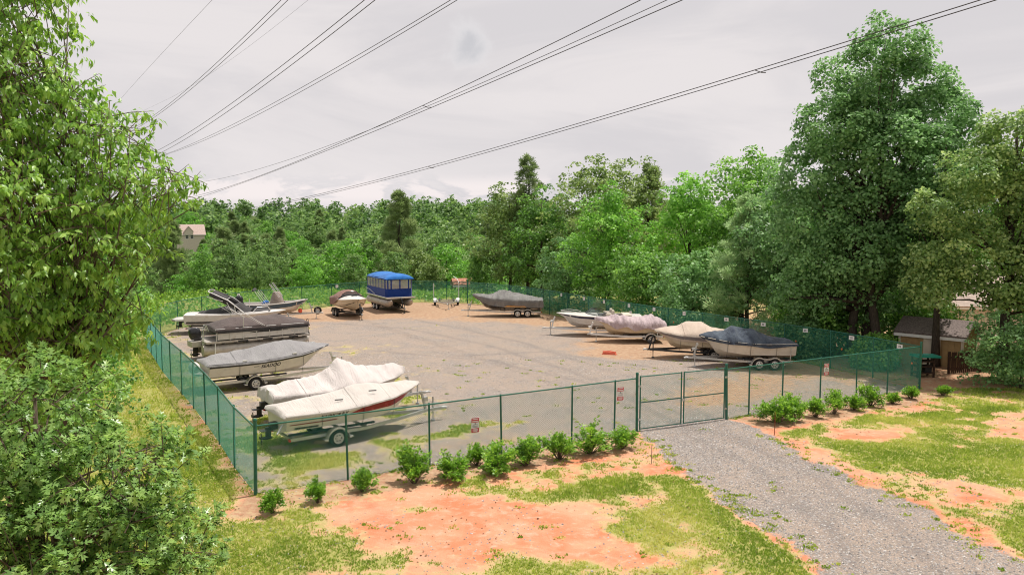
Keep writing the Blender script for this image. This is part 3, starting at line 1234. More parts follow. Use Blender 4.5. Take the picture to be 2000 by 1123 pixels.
def trailer(x, y, ang, label, L, hull_z=.47, axles=(1.5,), track=1.06, coupler=1.35, frame=M_galv, fender=M_alu, rim=M_alu, tyre=.31,
            winch=True, bunks=True, guides=0., jack_h=.62, spare=None, rail_z=.42, tongue=M_galv, lights=True, wheel_mats=None):
    root = empty('boat_trailer', (x, y, 0), ang, label, 'boat trailer', 'boat trailers in the yard')
    xc = L + coupler
    wf = track - .22
    b = MB()
    for sg in (1, -1):
        pts = [(.15, sg * wf, rail_z), (L * .52, sg * wf, rail_z), (L * .78, sg * wf * .62, rail_z + .03), (L * 1.02, sg * .10, rail_z + .06), (L * 1.06, sg * .05, rail_z + .06)]
        for p, q in zip(pts, pts[1:]):
            d = Vector(q) - Vector(p)
            rot = d.to_track_quat('X', 'Z').to_matrix()
            b.box((Vector(p) + Vector(q)) / 2, (d.length + .04, .06, .11), rot)
    b.build('frame', frame, root)
    for xx in (.25, axles[0] + .45, L * .55):
        w2 = wf if xx < L * .53 else wf * .9
        MB().box((xx, 0, rail_z - .03), (.07, 2 * w2 - .07, .07)).build('crossmember', frame, root)
    MB().box(((L * 1.0 + xc) / 2 + .02, 0, rail_z + .06), (xc - L * 1.0, .085, .10)).build('tongue', tongue, root)
    MB().tube([(xc - .02, 0, rail_z + .06), (xc + .14, 0, rail_z + .07), (xc + .24, 0, rail_z + .04)], [.05, .055, .05], 8).build('coupler', M_galv, root, True)
    # jack
    xj = xc - .32
    b = MB().tube([(xj, .10, .06), (xj, .10, rail_z + .05)], .022, 8).tube([(xj, .10, rail_z - .05), (xj, .10, rail_z + jack_h - .1)], .033, 8)
    b.tube([(xj, .10, rail_z + jack_h - .1), (xj - .14, .10, rail_z + jack_h - .08)], .012, 6)
    b.lathe((xj, .10, 0.0), [(.001, .065), (.075, .06), (.09, .012), (.001, .005)], 'z', 10)
    b.build('jack', M_galv if tongue is not M_black else M_black, root, True)
    if winch:
        xw = L + .12
        b = MB().box((xw + .14, 0, rail_z + .40), (.08, .08, .72), Matrix.Rotation(R(-14), 3, 'Y'))
        b.tube([(xw + .02, -.06, hull_z + .74), (xw + .02, .06, hull_z + .74)], .055, 8)
        b.box((xw + .20, 0, rail_z + .52), (.18, .14, .14))
        b.tube([(xw + .22, .07, rail_z + .52), (xw + .22, .17, rail_z + .52), (xw + .36, .19, rail_z + .60)], .012, 6)
        b.build('winch_post', tongue, root)
    if bunks:
        for sg in (1, -1):
            z = hull_z + .06
            b = MB().box((L * .32, sg * .62, z + .0), (L * .58, .10, .06))
            b.build('bunk', M_carpet, root)
            for xx in (.3, L * .3, L * .55):
                MB().box((xx, sg * .62, (rail_z + z) / 2), (.05, .05, max(.05, z - rail_z))).build('bunk_bracket', frame, root)
    for xa in axles:
        MB().tube([(xa, -track, tyre), (xa, track, tyre)], .032, 8).build('axle', M_black, root, True)
        for sg in (1, -1):
            wheel(root, xa, sg * track, tyre, .19, sg, rim)
    # fenders: one arch per wheel, tandem arches joined
    for sg in (1, -1):
        b = MB()
        xm0, xm1 = min(axles), max(axles)
        prof = []
        R_ = tyre + .085
        for xa in sorted(axles):
            for k in range(0, 11):
                a = math.pi * (1 - k / 10)
                prof.append((xa + R_ * math.cos(a), tyre + .0 + R_ * math.sin(a) * .93))
        if len(axles) == 2:
            mid = (xm0 + xm1) / 2
            prof = [p for p in prof if not (abs(p[0] - mid) < .16 and p[1] < tyre + R_ * .62)]
        prof = [(prof[0][0] - .13, prof[0][1] + .02)] + prof + [(prof[-1][0] + .13, prof[-1][1] + .02)]
        ya, yb = sg * (track - .13), sg * (track + .13)
        b.grid([[(px, ya, pz) for px, pz in prof], [(px, yb, pz) for px, pz in prof], [(px, yb, pz - .045) for px, pz in prof], [(px, yb - sg * .012, pz - .045) for px, pz in prof],
                [(px, yb - sg * .012, pz - .012) for px, pz in prof], [(px, ya, pz - .012) for px, pz in prof], [(px, ya, pz) for px, pz in prof]])
        b.build('fender', fender, root, True)
        MB().box((min(axles) - .1, sg * (wf + .06), rail_z - .02), (.5, .12, .05)).build('fender_step', frame, root)
        if lights:
            MB().box((.10, sg * (wf + .02), rail_z + .0), (.05, .16, .09)).build('tail_light', M_redlens, root)
        if guides:
            MB().tube([(.35, sg * (track - .05), rail_z), (.35, sg * (track + .10), rail_z + .06), (.35, sg * (track + .12), rail_z + guides)], .032, 8).build('guide_post', M_signw, root, True)
    if spare:
        o = wheel(root, spare, .16, tyre, .18, 1, rim)
        o.location.z = rail_z + .24
    return root


def outboard(parent, x, z, s=1., matl=M_blackgel, y=0., tilt=0.):
    rot = Matrix.Rotation(R(tilt), 3, 'Y')
    def tr(p): return Vector((x, y, z)) + rot @ (Vector(p) * s)
    b = MB()
    rows = []
    for zz, w, lx, cx_ in ((-.02, .13, .22, -.16), (.12, .17, .29, -.18), (.32, .19, .31, -.20), (.48, .165, .27, -.21), (.56, .09, .16, -.20), (.575, .01, .02, -.20)):
        row = []
        for k in range(17):
            a = 2 * math.pi * k / 16
            ca, sa = math.cos(a), math.sin(a)
            f = (abs(ca) ** 4 + abs(sa) ** 4) ** -.25 * .92
            row.append(tr((cx_ + lx * ca * f, w * sa * f, zz)))
        rows.append(row)
    b.grid(rows)
    o = b.build('outboard_motor', matl, parent, True)
    b = MB()
    b.box(tr((-.16, 0, -.22)), (.16 * s, .12 * s, .46 * s), rot)
    b.box(tr((.03, 0, -.08)), (.20 * s, .22 * s, .26 * s), rot)
    b.box(tr((-.19, 0, -.62)), (.22 * s, .07 * s, .44 * s), rot)
    b.tube([tr((.02, 0, -.74)), tr((-.14, 0, -.74)), tr((-.36, 0, -.74))], [.02 * s, .065 * s, .05 * s], 10)
    b.box(tr((-.24, 0, -.52)), (.36 * s, .22 * s, .02 * s), rot)
    b.build('lower_unit', matl, o)
    b = MB()
    for k in range(3):
        a = k * 2 * math.pi / 3
        b.box(tr((-.39, .09 * math.cos(a), -.74 + .09 * math.sin(a))), (.02 * s, .09 * s, .16 * s), rot @ Matrix.Rotation(-a + math.pi / 2, 3, 'X'))
    b.build('propeller', M_galv, o)
    return o


def sterndrive(parent, x, z):
    b = MB().box((x - .13, 0, z + .02), (.26, .24, .24)).box((x - .30, 0, z - .22), (.18, .08, .42)).tube([(x - .16, 0, z - .38), (x - .32, 0, z - .38), (x - .52, 0, z - .38)], [.03, .07, .05], 8)
    b.box((x - .36, 0, z - .12), (.40, .24, .025))
    for k in range(3):
        a = k * 2 * math.pi / 3
        b.box((x - .55, .1 * math.cos(a), z - .38 + .1 * math.sin(a)), (.02, .10, .17), Matrix.Rotation(-a + math.pi / 2, 3, 'X'))
    return b.build('sterndrive', M_black, parent)


def boat(x, y, ang, label, cat='boat', name='motor_boat'):
    return empty(name, (x, y, 0), ang, label, cat, 'boats stored on trailers')


def put(bow, L, ang):
    """stern position from the wanted bow position"""
    return bow[0] - L * math.cos(R(ang)), bow[1] - L * math.sin(R(ang)), R(ang)


def platform(parent, h, w=.55, z=.38, matl=M_white):
    b = MB()
    hb = h.hb(0) * .82
    b.grid([[(0.0, -hb, h.z0 + z), (0, hb, h.z0 + z)], [(-w * .7, -hb, h.z0 + z), (-w * .7, hb, h.z0 + z)], [(-w, -hb * .8, h.z0 + z), (-w, hb * .8, h.z0 + z)],
            [(-w, -hb * .8, h.z0 + z - .09), (-w, hb * .8, h.z0 + z - .09)], [(0, -hb, h.z0 + z - .12), (0, hb, h.z0 + z - .12)]])
    b.add([(-w * .7, -hb, h.z0 + z), (-w * .7, -hb, h.z0 + z - .1), (0, -hb, h.z0 + z - .12), (0, -hb, h.z0 + z)], [(0, 1, 2, 3)])
    b.add([(-w * .7, hb, h.z0 + z), (-w * .7, hb, h.z0 + z - .1), (0, hb, h.z0 + z - .12), (0, hb, h.z0 + z)], [(3, 2, 1, 0)])
    return b.build('swim_platform', matl, parent)


C_white = fabric('sun-bleached white cover', (.52, .465, .445), (.60, .545, .52), .55, (.42, .30, .24))
C_offwhite = fabric('off-white cover', (.49, .445, .41), (.56, .515, .475), .45, (.45, .36, .28))
C_grey = fabric('grey cover', (.23, .22, .225), (.29, .28, .28), .5, (.20, .18, .17))
C_darkgrey = fabric('dark grey cover', (.145, .14, .135), (.24, .23, .22), .8, (.09, .08, .07))
C_brown = fabric('dark brown cover', (.075, .058, .055), (.115, .088, .082), .5, (.05, .04, .035))
C_black = fabric('black cover', (.028, .026, .026), (.06, .055, .055), .5, (.05, .045, .04))
C_maroon = fabric('maroon brown cover', (.20, .105, .085), (.28, .16, .13), .9, (.11, .07, .05))
C_pink = fabric('pale mauve tarp', (.42, .33, .345), (.53, .43, .44), .9, (.36, .27, .27))
C_tan = fabric('tan cover', (.46, .36, .29), (.56, .46, .38), .4, (.33, .24, .18))
C_navy = fabric('navy cover', (.020, .028, .05), (.10, .125, .155), .8, (.14, .16, .18))
C_blue = fabric('bright blue canvas', (.015, .105, .36), (.03, .17, .48), .3, (.02, .08, .26))
C_royal = fabric('royal blue canvas', (.008, .03, .17), (.015, .05, .24), .3, (.01, .02, .11))
C_taupe = fabric('taupe cover', (.24, .19, .16), (.32, .26, .225), .6, (.16, .12, .10))


M_strap = mat('dark strap', (.05, .05, .055), .8, 0, .2, .2)


def tie_straps(root, h, ts, zlow=.5):
    for tt in ts:
        for sg in (1, -1):
            x0, y0, z0 = h.side(tt, .93, .035)
            x1, y1, z1 = h.side(tt, .05, .02)
            MB().tube([(x0, sg * y0, z0), (x0, sg * (y1 + .03), z1), (x0, sg * (h.hc(tt) * .8), zlow)], .009, 5).build('tie_strap', M_strap, root)


def seam(root, h, ridge, power, mt, ts=(.2, .45, .7), lift=.03):
    """raised seams across the cover and along its ridge"""
    for tt in ts:
        hh = lin_list(ridge, tt) * .86
        pts = []
        for k in range(15):
            u = 1 - abs(-1 + k / 7)
            pts.append((h.xs(tt, 1), (h.hb(tt) + .02) * (-1 + k / 7), h.zs(tt) + lift + hh * (u ** power if u > 0 else 0)))
        MB().tube(pts, .009, 5).build('cover_seam', mt, root)


def std_hull(root, h, mt, rail=M_white):
    o = h.shell().build('hull', mt, root, True)
    h.rail().build('rub_rail', rail, root, True)
    return o


# --- white covered boat with the red stripe, nearest the front left corner
L = 5.5
x, y, a = put((-3.62, 30.1), L, 36)
t = trailer(x, y, a, 'galvanised single-axle trailer under the red-striped white boat', L, axles=(1.75,), coupler=1.05)
b5 = boat(x, y, a, 'off-white covered boat with red side stripe nearest the front left corner')
h = Hull(L, 2.2, .86, .60, .30, rake=.9)
std_hull(b5, h, M_ivory)
h.strip(.40, .985, lambda t: .58 - .55 * min(.30, t - .4), lambda t: .62 + .34 * min(1, (t - .40) / .14), .007).build('red_stripe', M_red, b5, True)
h.strip(.02, .32, lambda t: .34, lambda t: .40 + .1 * t, .007).build('red_stripe', M_red, b5, True)
h.strip(.05, .20, .03, .16, .007).build('vent_grille', M_blackgel, b5)
text_on_hull(h, 'STINGRAY', .30, .70, .21, -1, M_blackgel, b5)
text_on_hull(h, 'STINGRAY', .30, .70, .21, 1, M_blackgel, b5)
h.cover(RD := [(-.01, .16), (.10, .34), (.35, .46), (.52, .62), (.60, .58), (.72, .40), (.9, .26), (1.01, .06)], [(0, .10), (.5, .06), (1, .04)], .95, wr=.04, seed=1.7).build('cover', C_offwhite, b5, True, sharp=80)
tie_straps(b5, h, (.22, .5, .74))
seam(b5, h, RD, .95, C_offwhite)
sterndrive(b5, -.02, .78)
MB().tube([(-.05, -.7, .95), (-.35, -.95, .72)], .03, 6).build('trim_strut', M_galv, b5)
b = MB()
for tt in (.36, .60):
    xx = h.xs(tt, 1)
    MB().box((xx, -h.hb(tt) * .62, h.zs(tt) + .33 if tt > .5 else h.zs(tt) + .27), (.30, .025, .035), Matrix.Rotation(R(4), 3, 'Y')).build('cover_strap', M_black, b5)

# --- white covered boat with a peaked tower under its cover
L = 5.7
x, y, a = put((-4.55, 33.0), L, 33)
t = trailer(x, y, a, 'trailer under the peaked white-covered boat', L, axles=(1.9,), coupler=1.0)
b4 = boat(x, y, a, 'white boat wholly under a cover peaked like a tent over its tower')
h = Hull(L, 2.3, .86, .60, .18, full=.12)
std_hull(b4, h, M_ivory)
h.cover(RD := [(-.01, .16), (.14, .38), (.32, .50), (.43, .80), (.485, 1.18), (.53, 1.10), (.62, .72), (.75, .58), (.92, .50), (1.01, .22)], [(0, .36), (.3, .40), (.6, .34), (.85, .36), (1, .42)], .88, wr=.10, seed=5.2, fold=16).build('cover', C_white, b4, True, sharp=80)
tie_straps(b4, h, (.22, .5, .74))
seam(b4, h, RD, .88, C_white)
sterndrive(b4, -.02, .78)

# --- grey covered jet boat
L = 5.9
x, y, a = put((-9.2, 39.3), L, 34)
t = trailer(x, y, a, 'silver trailer with red tail light under the grey-covered jet boat', L, axles=(2.0,), coupler=1.1, frame=M_alu, tongue=M_alu)
b3 = boat(x, y, a, 'white jet boat with grey cover and black side band')
h = Hull(L, 2.35, .92, .60, .28, rake=.9)
std_hull(b3, h, M_ivory, M_blackgel)
h.strip(0.0, .99, lambda t: .70 + .06 * min(1, t * 2.2), 1.0, .007).build('black_band', M_blackgel, b3, True)
text_on_hull(h, 'SEADOO', .46, .52, .22, -1, M_blackgel, b3, .35, 1.05)
text_on_hull(h, 'SEADOO', .46, .52, .22, 1, M_blackgel, b3, .35, 1.05)
b = h.strip(.33, .37, .55, .59, .008)
b.build('pinstripe', M_blackgel, b3)
h.cover(RD := [(-.01, .10), (.07, .34), (.22, .46), (.42, .60), (.56, .72), (.68, .66), (.80, .42), (.92, .20), (1.01, .05)], [(0, .08), (.3, .06), (.6, .05), (1, .04)], .92, wr=.08, seed=9.1, fold=7).build('cover', C_grey, b3, True, sharp=80)
tie_straps(b3, h, (.22, .5, .74))
seam(b3, h, RD, .92, C_grey)
platform(b3, h, .55, .42, M_white)
b = MB()
rows = []
for i in range(9):
    u = i / 8
    rr = .30 * math.sin(math.pi * (.08 + .86 * u)) ** .6
    rows.append([(-.42 + rr * math.cos(k * math.pi / 6) * .8 + .03 * mnoise.noise((i, k, 2)), -.45 + u * 1.0, h.z0 + .62 + rr * .8 * math.sin(k * math.pi / 6) + .03 * mnoise.noise((i, k, 5))) for k in range(13)])
b.grid(rows).build('stern_bundle', C_white, b3, True)
b = MB()
for tt, uu in ((.26, .86), (.66, .80)):
    MB().box((h.xs(tt, 1), -h.hb(tt) * .98, h.zs(tt) + .10), (.20, .06, .07)).build('fender_cleat', M_signw, b3)


# --- pontoon boats -------------------------------------------------------
def pontoon_base(root, L, W, zt, matl, deck_m, r=.32):
    for sg in (1, -1):
        b = MB()
        pts = [(-.1, sg * (W / 2 - .36), zt), (L - .75, sg * (W / 2 - .36), zt), (L - .35, sg * (W / 2 - .36), zt + .06), (L - .05, sg * (W / 2 - .36), zt + .20), (L + .08, sg * (W / 2 - .36), zt + .28)]
        b.tube(pts, [r, r, r * .9, r * .45, .03], 16)
        b.build('pontoon', matl, root, True)
        MB().box((L / 2 - .3, sg * (W / 2 - .36), zt + r + .02), (L - 1.0, .10, .12)).build('pontoon_riser', matl, root)
    b = MB().box((L / 2, 0, zt + r + .13), (L, W, .10))
    b.build('deck', deck_m, root)
    for k in range(9):
        MB().box((.3 + k * (L - .6) / 8, 0, zt + r + .045), (.08, W - .1, .07)).build('deck_beam', M_black, root)
    return zt + r + .18


L, W = 5.9, 2.45
x, y, a = put((-12.6, 47.4), L, 36)
t = trailer(x, y, a, 'trailer with a tall black bow ladder under the brown-covered pontoon boat', L, axles=(1.7, 2.5), hull_z=.42, rail_z=.36, coupler=.55, frame=M_galv, winch=False, bunks=False)
b = MB().tube([(L + .30, -.16, .40), (L + .34, -.16, 1.75), (L + .36, -.08, 1.86), (L + .36, .08, 1.86), (L + .34, .16, 1.75), (L + .30, .16, .40)], .022, 8)
b.box((L + .34, 0, 1.0), (.12, .36, .20))
b.build('bow_ladder', M_black, t, True)
b2 = boat(x, y, a, 'silver pontoon boat under a dark brown cover with a folded bimini', 'pontoon boat', 'pontoon_boat')
dz = pontoon_base(b2, L, W, .66, M_dullalu, M_dullalu)
M_panel = mat('pontoon side panel', (.56, .53, .49), .4, .3, .5, .06, 4, (.36, .30, .24))
for sg in (1, -1):
    MB().box((L / 2 + .25, sg * (W / 2 - .04), dz + .30), (L - .75, .035, .46)).build('side_panel', M_panel, b2)
    for k in range(8):
        MB().box((.55 + k * (L - .72) / 7, sg * (W / 2 - .015), dz + .33), (.035, .03, .62)).build('rail_post', M_alu, b2)
    b = MB().tube([(.5, sg * (W / 2 - .03), dz + .66), (L - .1, sg * (W / 2 - .03), dz + .66)], .02, 6)
    b.build('hand_rail', M_alu, b2)
    # dark swoosh and lettering bars on the side panel
    b = MB()
    b.grid([[(2.4 + 2.2 * u, sg * (W / 2 - .019), dz + .36 + .08 * math.sin(3 * u) - .02 * (1 - u) * u) for u in [k / 12 for k in range(13)]],
            [(2.4 + 2.2 * u, sg * (W / 2 - .019), dz + .36 + .08 * math.sin(3 * u) - .02 - .09 * math.sin(math.pi * u)) for u in [k / 12 for k in range(13)]]])
    b.build('swoosh', M_blackgel, b2)
    b = MB()
    for k in range(5):
        b.box((L - 1.05 + .15 * k, sg * (W / 2 - .018), dz + .26), (.09, .012, .12))
    b.build('lettering_block', M_galv, b2)
    for xx in (2.0, 3.4, 4.9):
        MB().box((xx, sg * (W / 2 + .004), dz - .075), (.55, .012, .085)).build('deck_slot', M_blackgel, b2)
MB().box((L - .12, 0, dz + .30), (.04, W - .12, .46)).build('front_panel', M_panel, b2)
# brown cover: a low tent, its hem below the rail
rows = []
N = 60
for i in range(N):
    u = i / (N - 1)
    xx = .55 + u * (L - .58)
    rid = lin_list([(0, .06), (.06, .22), (.14, .40), (.30, .44), (.42, .34), (.50, .44), (.62, .38), (.72, .48), (.80, .34), (.9, .16), (1, .03)], u)
    row = []
    hem = dz + .46 + .02 * math.sin(u * 40)
    for k in range(25):
        v = -1 + k / 12
        av = abs(v)
        if av > .86:
            f = (av - .86) / .14
            yy = math.copysign(W / 2 + .02 + .025 * mnoise.noise((u * 22, v, 0)) * f, v)
            zz = dz + .70 - f * (dz + .70 - hem)
        else:
            yy = v / .86 * (W / 2)
            zz = dz + .70 + rid * (1 - (av / .86) ** 1.5) + .05 * mnoise.noise((u * 9, v * 2.4, .3))
        row.append((xx, yy, zz))
    rows.append(row)
a_ = [(rows[0][0][0] - .03, q[1] * .99, min(q[2], dz + .5)) for q in rows[0]]
e_ = [(rows[-1][0][0] + .04, q[1] * .99, min(q[2], dz + .5)) for q in rows[-1]]
MB().grid([a_] + rows + [e_]).build('cover', C_brown, b2, True, sharp=80)
for sg in (1, -1):
    MB().box((L / 2 + .25, sg * (W / 2 + .055), dz + .50), (L - .75, .02, .15)).build('cover_hem', C_black, b2)
outboard(b2, -.05, dz + .06, 1.15)
MB().box((-.30, 0, dz - .18), (.55, .9, .30)).build('motor_pod', M_dullalu, b2)
b = MB()
for yy in (-.98, -.66):
    b.tube([(-.05, yy, dz - .5), (-.05, yy, dz + .70), (.10, yy, dz + .90), (.22, yy, dz + .55)], .022, 6)
for k in range(5):
    b.tube([(-.05, -.98, dz - .40 + k * .26), (-.05, -.66, dz - .40 + k * .26)], .018, 6)
b.build('boarding_ladder', M_alu, b2)
MB().tube([(.45, -W / 2 - .06, .40), (.45, -W / 2 - .10, 1.05)], .022, 6).build('guide_pole', M_signw, b2)
# folded bimini lying forward-up over the stern
M_pole = mat('bimini pole', (.68, .66, .63), .35, .6, .5, .08)

# --- white boat with the wakeboard tower
L = 6.6
x, y, a = put((-16.0, 55.9), L, 10)
t = trailer(x, y, a, 'trailer under the white boat with the folded tower', L, axles=(2.0, 2.85), coupler=.9)
b1 = boat(x, y, a, 'white bowrider with black cover and a folded wakeboard tower')
h = Hull(L, 2.45, .90, .62, .16, full=.20)
std_hull(b1, h, M_white)
h.strip(.02, .98, .0, .20, .007).build('lower_stripe', M_blackgel, b1, True)
h.deck(0, .16, .10).build('stern_deck', M_white, b1, True)
h.deck(.80, .995, .10).build('foredeck', M_white, b1, True)
b = MB()
for sg in (1, -1):
    rows = []
    for i in range(24):
        tt = .12 + .72 * i / 23
        yb = h.hb(tt)
        rows.append([(h.xs(tt, 1), sg * yb, h.zs(tt)), (h.xs(tt, 1), sg * (yb - .06), h.zs(tt) + .10), (h.xs(tt, 1), sg * (yb - .26), h.zs(tt) + .12), (h.xs(tt, 1), sg * (yb - .30), h.zs(tt) - .05)])
    b.grid(rows)
b.build('gunwale', M_white, b1, True)
rows = []
for i in range(40):
    u = i / 39
    tt = .13 + .53 * u
    hh = lerp_list([(0, .06), (.25, .22), (.62, .52), (.78, .62), (.92, .30), (1, .12)], u)
    row = []
    for k in range(17):
        v = -1 + k / 8
        row.append((h.xs(tt, 1), v * (h.hb(tt) - .16), h.zs(tt) + .10 + hh * (1 - abs(v) ** 1.7) + .03 * mnoise.noise((u * 8, v * 3, 4.))))
    rows.append(row)
MB().grid(rows).build('cockpit_cover', C_black, b1, True, sharp=80)
rows = []
for i in range(16):
    u = i / 15
    tt = .68 + .17 * u
    rows.append([(h.xs(tt, 1), v * (h.hb(tt) - .18), h.zs(tt) + .11 + .12 * (1 - v * v) * math.sin(math.pi * min(1, u + .2))) for v in [-1 + k / 5 for k in range(11)]])
MB().grid(rows).build('bow_cover', C_black, b1, True)
platform(b1, h, .85, .50, M_white)
outd = sterndrive(b1, -.15, .86)
b = MB()
for sg in (1, -1):
    base = Vector((h.xs(.60, 1), sg * (h.hb(.6) - .08), h.zs(.6) + .10))
    top = Vector((h.xs(.60, 1) - 2.35, sg * .85, h.zs(.6) + 1.55))
    mid = (base + top) / 2 + Vector((.15, sg * .05, .12))
    b.tube([base, mid, top], .035, 8)
    b.tube([base + Vector((-.75, 0, 0)), mid + Vector((-.1, 0, -.12))], .028, 8)
    b.tube([base + Vector((-.55, 0, 0)), base + Vector((-.62, -sg * .04, .55))], .028, 8)
    b.tube([top + Vector((-.1, 0, -.35)), mid + Vector((-.35, 0, -.05))], .026, 8)
b.tube([(h.xs(.6, 1) - 2.35, -.85, h.zs(.6) + 1.55), (h.xs(.6, 1) - 2.42, 0, h.zs(.6) + 1.60), (h.xs(.6, 1) - 2.35, .85, h.zs(.6) + 1.55)], .035, 8)
b.tube([(h.xs(.6, 1) - 1.2, -.95, h.zs(.6) + .98), (h.xs(.6, 1) - 1.2, .95, h.zs(.6) + .98)], .03, 8)
b.build('wakeboard_tower', M_pole, b1, True)
for sg in (1, -1):
    MB().tube([(h.xs(.6, 1) - 2.25, sg * .80, h.zs(.6) + 1.40), (h.xs(.6, 1) - 1.6, sg * .84, h.zs(.6) + 1.08), (h.xs(.6, 1) - 1.0, sg * .86, h.zs(.6) + .74), (h.xs(.6, 1) - .35, sg * .92, h.zs(.6) + .36)], [.14, .20, .19, .10], 10).build('rolled_bimini', C_black, b1, True)
MB().box((h.xs(.6, 1) - 1.75, 0, h.zs(.6) + 1.22), (1.0, 1.55, .10), Matrix.Rotation(R(28), 3, 'Y')).build('folded_canvas', C_black, b1)
MB().tube([(h.xs(.69, 1), -h.hb(.69) + .2, h.zs(.69) + .12), (h.xs(.73, 1), -h.hb(.73) + .2, h.zs(.73) + .42), (h.xs(.83, 1), -h.hb(.83) + .25, h.zs(.83) + .40), (h.xs(.86, 1), -h.hb(.86) + .2, h.zs(.86) + .12)], .025, 6).build('grab_rail', M_pole, b1, True)

# pole frame of the pontoon's folded bimini
b = MB()
for sg in (1, -1):
    b.tube([(2.05, sg * (W / 2 - .02), dz + .68), (2.05, sg * (W / 2 - .02), dz + 1.28), (1.35, sg * (W / 2 - .1), dz + 1.75)], .02, 6)
    b.tube([(3.25, sg * (W / 2 - .02), dz + .68), (1.9, sg * (W / 2 - .05), dz + 1.62)], .02, 6)
    b.tube([(3.15, sg * (W / 2 - .02), dz + .68), (1.75, sg * (W / 2 - .06), dz + 1.62)], .016, 6)
b.build('bimini_pole', M_pole, b2, True)

# --- centre console with the slate-blue hull
L = 5.0
x, y, a = put((-16.15, 62.6), L, 8)
t = trailer(x, y, a, 'trailer with a spare wheel on its tongue under the blue-hulled fishing boat', L, axles=(1.5,), coupler=.95, spare=L + .75)
b6 = boat(x, y, a, 'open fishing boat with slate-blue hull and covered centre console')
h = Hull(L, 2.1, .88, .58, .30)
o = std_hull(b6, h, M_ivory)
h.strip(0, .985, lambda t: .30 + .10 * t, .93, .006).build('blue_topside', M_slate, b6, True)
b = h.strip(.26, .46, .70, .75, .009)
b.build('name_stripe', M_signw, b6)
b = MB()
for sg in (1, -1):
    rows = []
    for i in range(26):
        tt = .0 + .96 * i / 25
        yb = h.hb(tt)
        rows.append([(h.xs(tt, 1), sg * (yb + .01), h.zs(tt) - .03), (h.xs(tt, 1), sg * yb, h.zs(tt) + .03), (h.xs(tt, 1), sg * max(.0, yb - .20), h.zs(tt) + .03), (h.xs(tt, 1), sg * max(0, yb - .22), h.zs(tt) - .25)])
    b.grid(rows)
b.build('gunwale', M_white, b6, True)
rows = [[(h.xs(tt, 1), v * (h.hb(tt) - .1), h.zs(tt) - .32) for v in (-1, 0, 1)] for tt in [k / 14 * .93 for k in range(15)]]
MB().grid(rows).build('cockpit_sole', M_white, b6)
h.deck(.80, .99, .03, lift=-.06).build('foredeck', M_white, b6)
rows = []
for i in range(7):
    u = i / 6
    w, l = .50 - .22 * u ** 1.6, .62 - .36 * u ** 1.3
    cx_ = L * .54 - .08 * u
    rows.append([(cx_ + l * math.cos(k * math.pi / 10) * (1 + .05 * math.sin(k * 3 + i)), w * math.sin(k * math.pi / 10), h.zs(.5) - .25 + 1.12 * u) for k in range(21)])
rows.append([(L * .54 - .08, 0, h.zs(.5) + .90)] * 21)
MB().grid(rows).build('console_cover', C_taupe, b6, True, sharp=60)
b = MB()
for k in range(8):
    aa = k * math.pi / 4
b.tube([(L * .33, -.5, h.zs(.3) + .12), (L * .36, 0, h.zs(.3) + .16), (L * .38, .4, h.zs(.3) + .12)], [.10, .13, .09], 8)
b.build('blue_tarp_roll', C_blue, b6, True)
b = MB()
for sg in (1, -1):
    b.tube([(L * .36, sg * .75, h.zs(.3)), (L * .22, sg * .72, h.zs(.3) + 1.05)], .022, 6)
    b.tube([(L * .40, sg * .75, h.zs(.3)), (L * .26, sg * .72, h.zs(.3) + 1.0)], .018, 6)
    b.tube([(L * .58, sg * .70, h.zs(.5) + .5), (L * .44, sg * .68, h.zs(.5) + 1.55)], .024, 6)
    b.tube([(L * .60, sg * .70, h.zs(.5) + .5), (L * .46, sg * .68, h.zs(.5) + 1.55)], .018, 6)
b.build('bimini_pole', M_pole, b6, True)
b = MB().tube([(L * .19, -.8, h.zs(.3) + 1.1), (L * .2, 0, h.zs(.3) + 1.16), (L * .19, .8, h.zs(.3) + 1.1)], [.07, .11, .07], 8)
b.build('rolled_bimini', C_black, b6, True)
outboard(b6, .0, h.zs(0) + .05, 1.05)
MB().tube([(.75, -h.hb(.15) - .06, .5), (.75, -h.hb(.15) - .08, 1.75)], .03, 6).build('guide_pole', M_signw, t)
MB().lathe((L - .55, -.30, .72), [(.001, -.20), (.13, -.14), (.17, .0), (.13, .14), (.001, .2)], 'z', 10).build('buoy_float', mat('orange float', (.6, .09, .04), .5), b6, True)

# --- cream cuddy boat under a slipped maroon cover, bow to the viewer
L = 4.9
x, y, a = put((-12.0, 62.2), L, -62)
t = trailer(x, y, a, 'dark tandem trailer under the maroon-covered cream boat', L, axles=(1.2, 1.95), coupler=.6, frame=M_black, tongue=M_black, fender=M_black, rim=M_galv, track=1.0)
b7 = boat(x, y, a, 'cream cuddy boat with a slipped maroon cover and bare white foredeck')
h = Hull(L, 2.2, 1.0, .62, .18, full=.14)
std_hull(b7, h, M_cream, M_ivory)
h.strip(.0, .96, .10, .20, .007).build('dark_stripe', M_blackgel, b7, True)
h.strip(.0, .985, .52, .60, .007).build('trim_stripe', M_ivory, b7, True)
h.deck(.40, .995, .30).build('foredeck', M_white, b7, True)
MB().box((h.xs(.72, 1), 0, h.zs(.72) + .285), (.36, .42, .04)).build('deck_hatch', M_blackgel, b7)
h.cover(RD := [(-.01, .10), (.12, .42), (.30, .72), (.44, .80), (.52, .62), (.56, .40)], [(0, .62), (.25, .48), (.40, .30), (.56, .05)], .5, t1=.56, wr=.18, seed=3.3, fold=10).build('cover', C_maroon, b7, True, sharp=80)
b = MB().tube([(h.xs(.50, 1), -.85, h.zs(.5) + .26), (h.xs(.57, 1), -.45, h.zs(.5) + .58), (h.xs(.59, 1), 0, h.zs(.5) + .64), (h.xs(.57, 1), .45, h.zs(.5) + .58), (h.xs(.50, 1), .85, h.zs(.5) + .26)], .03, 6)
b.build('windshield_frame', M_blackgel, b7, True)
b = MB()
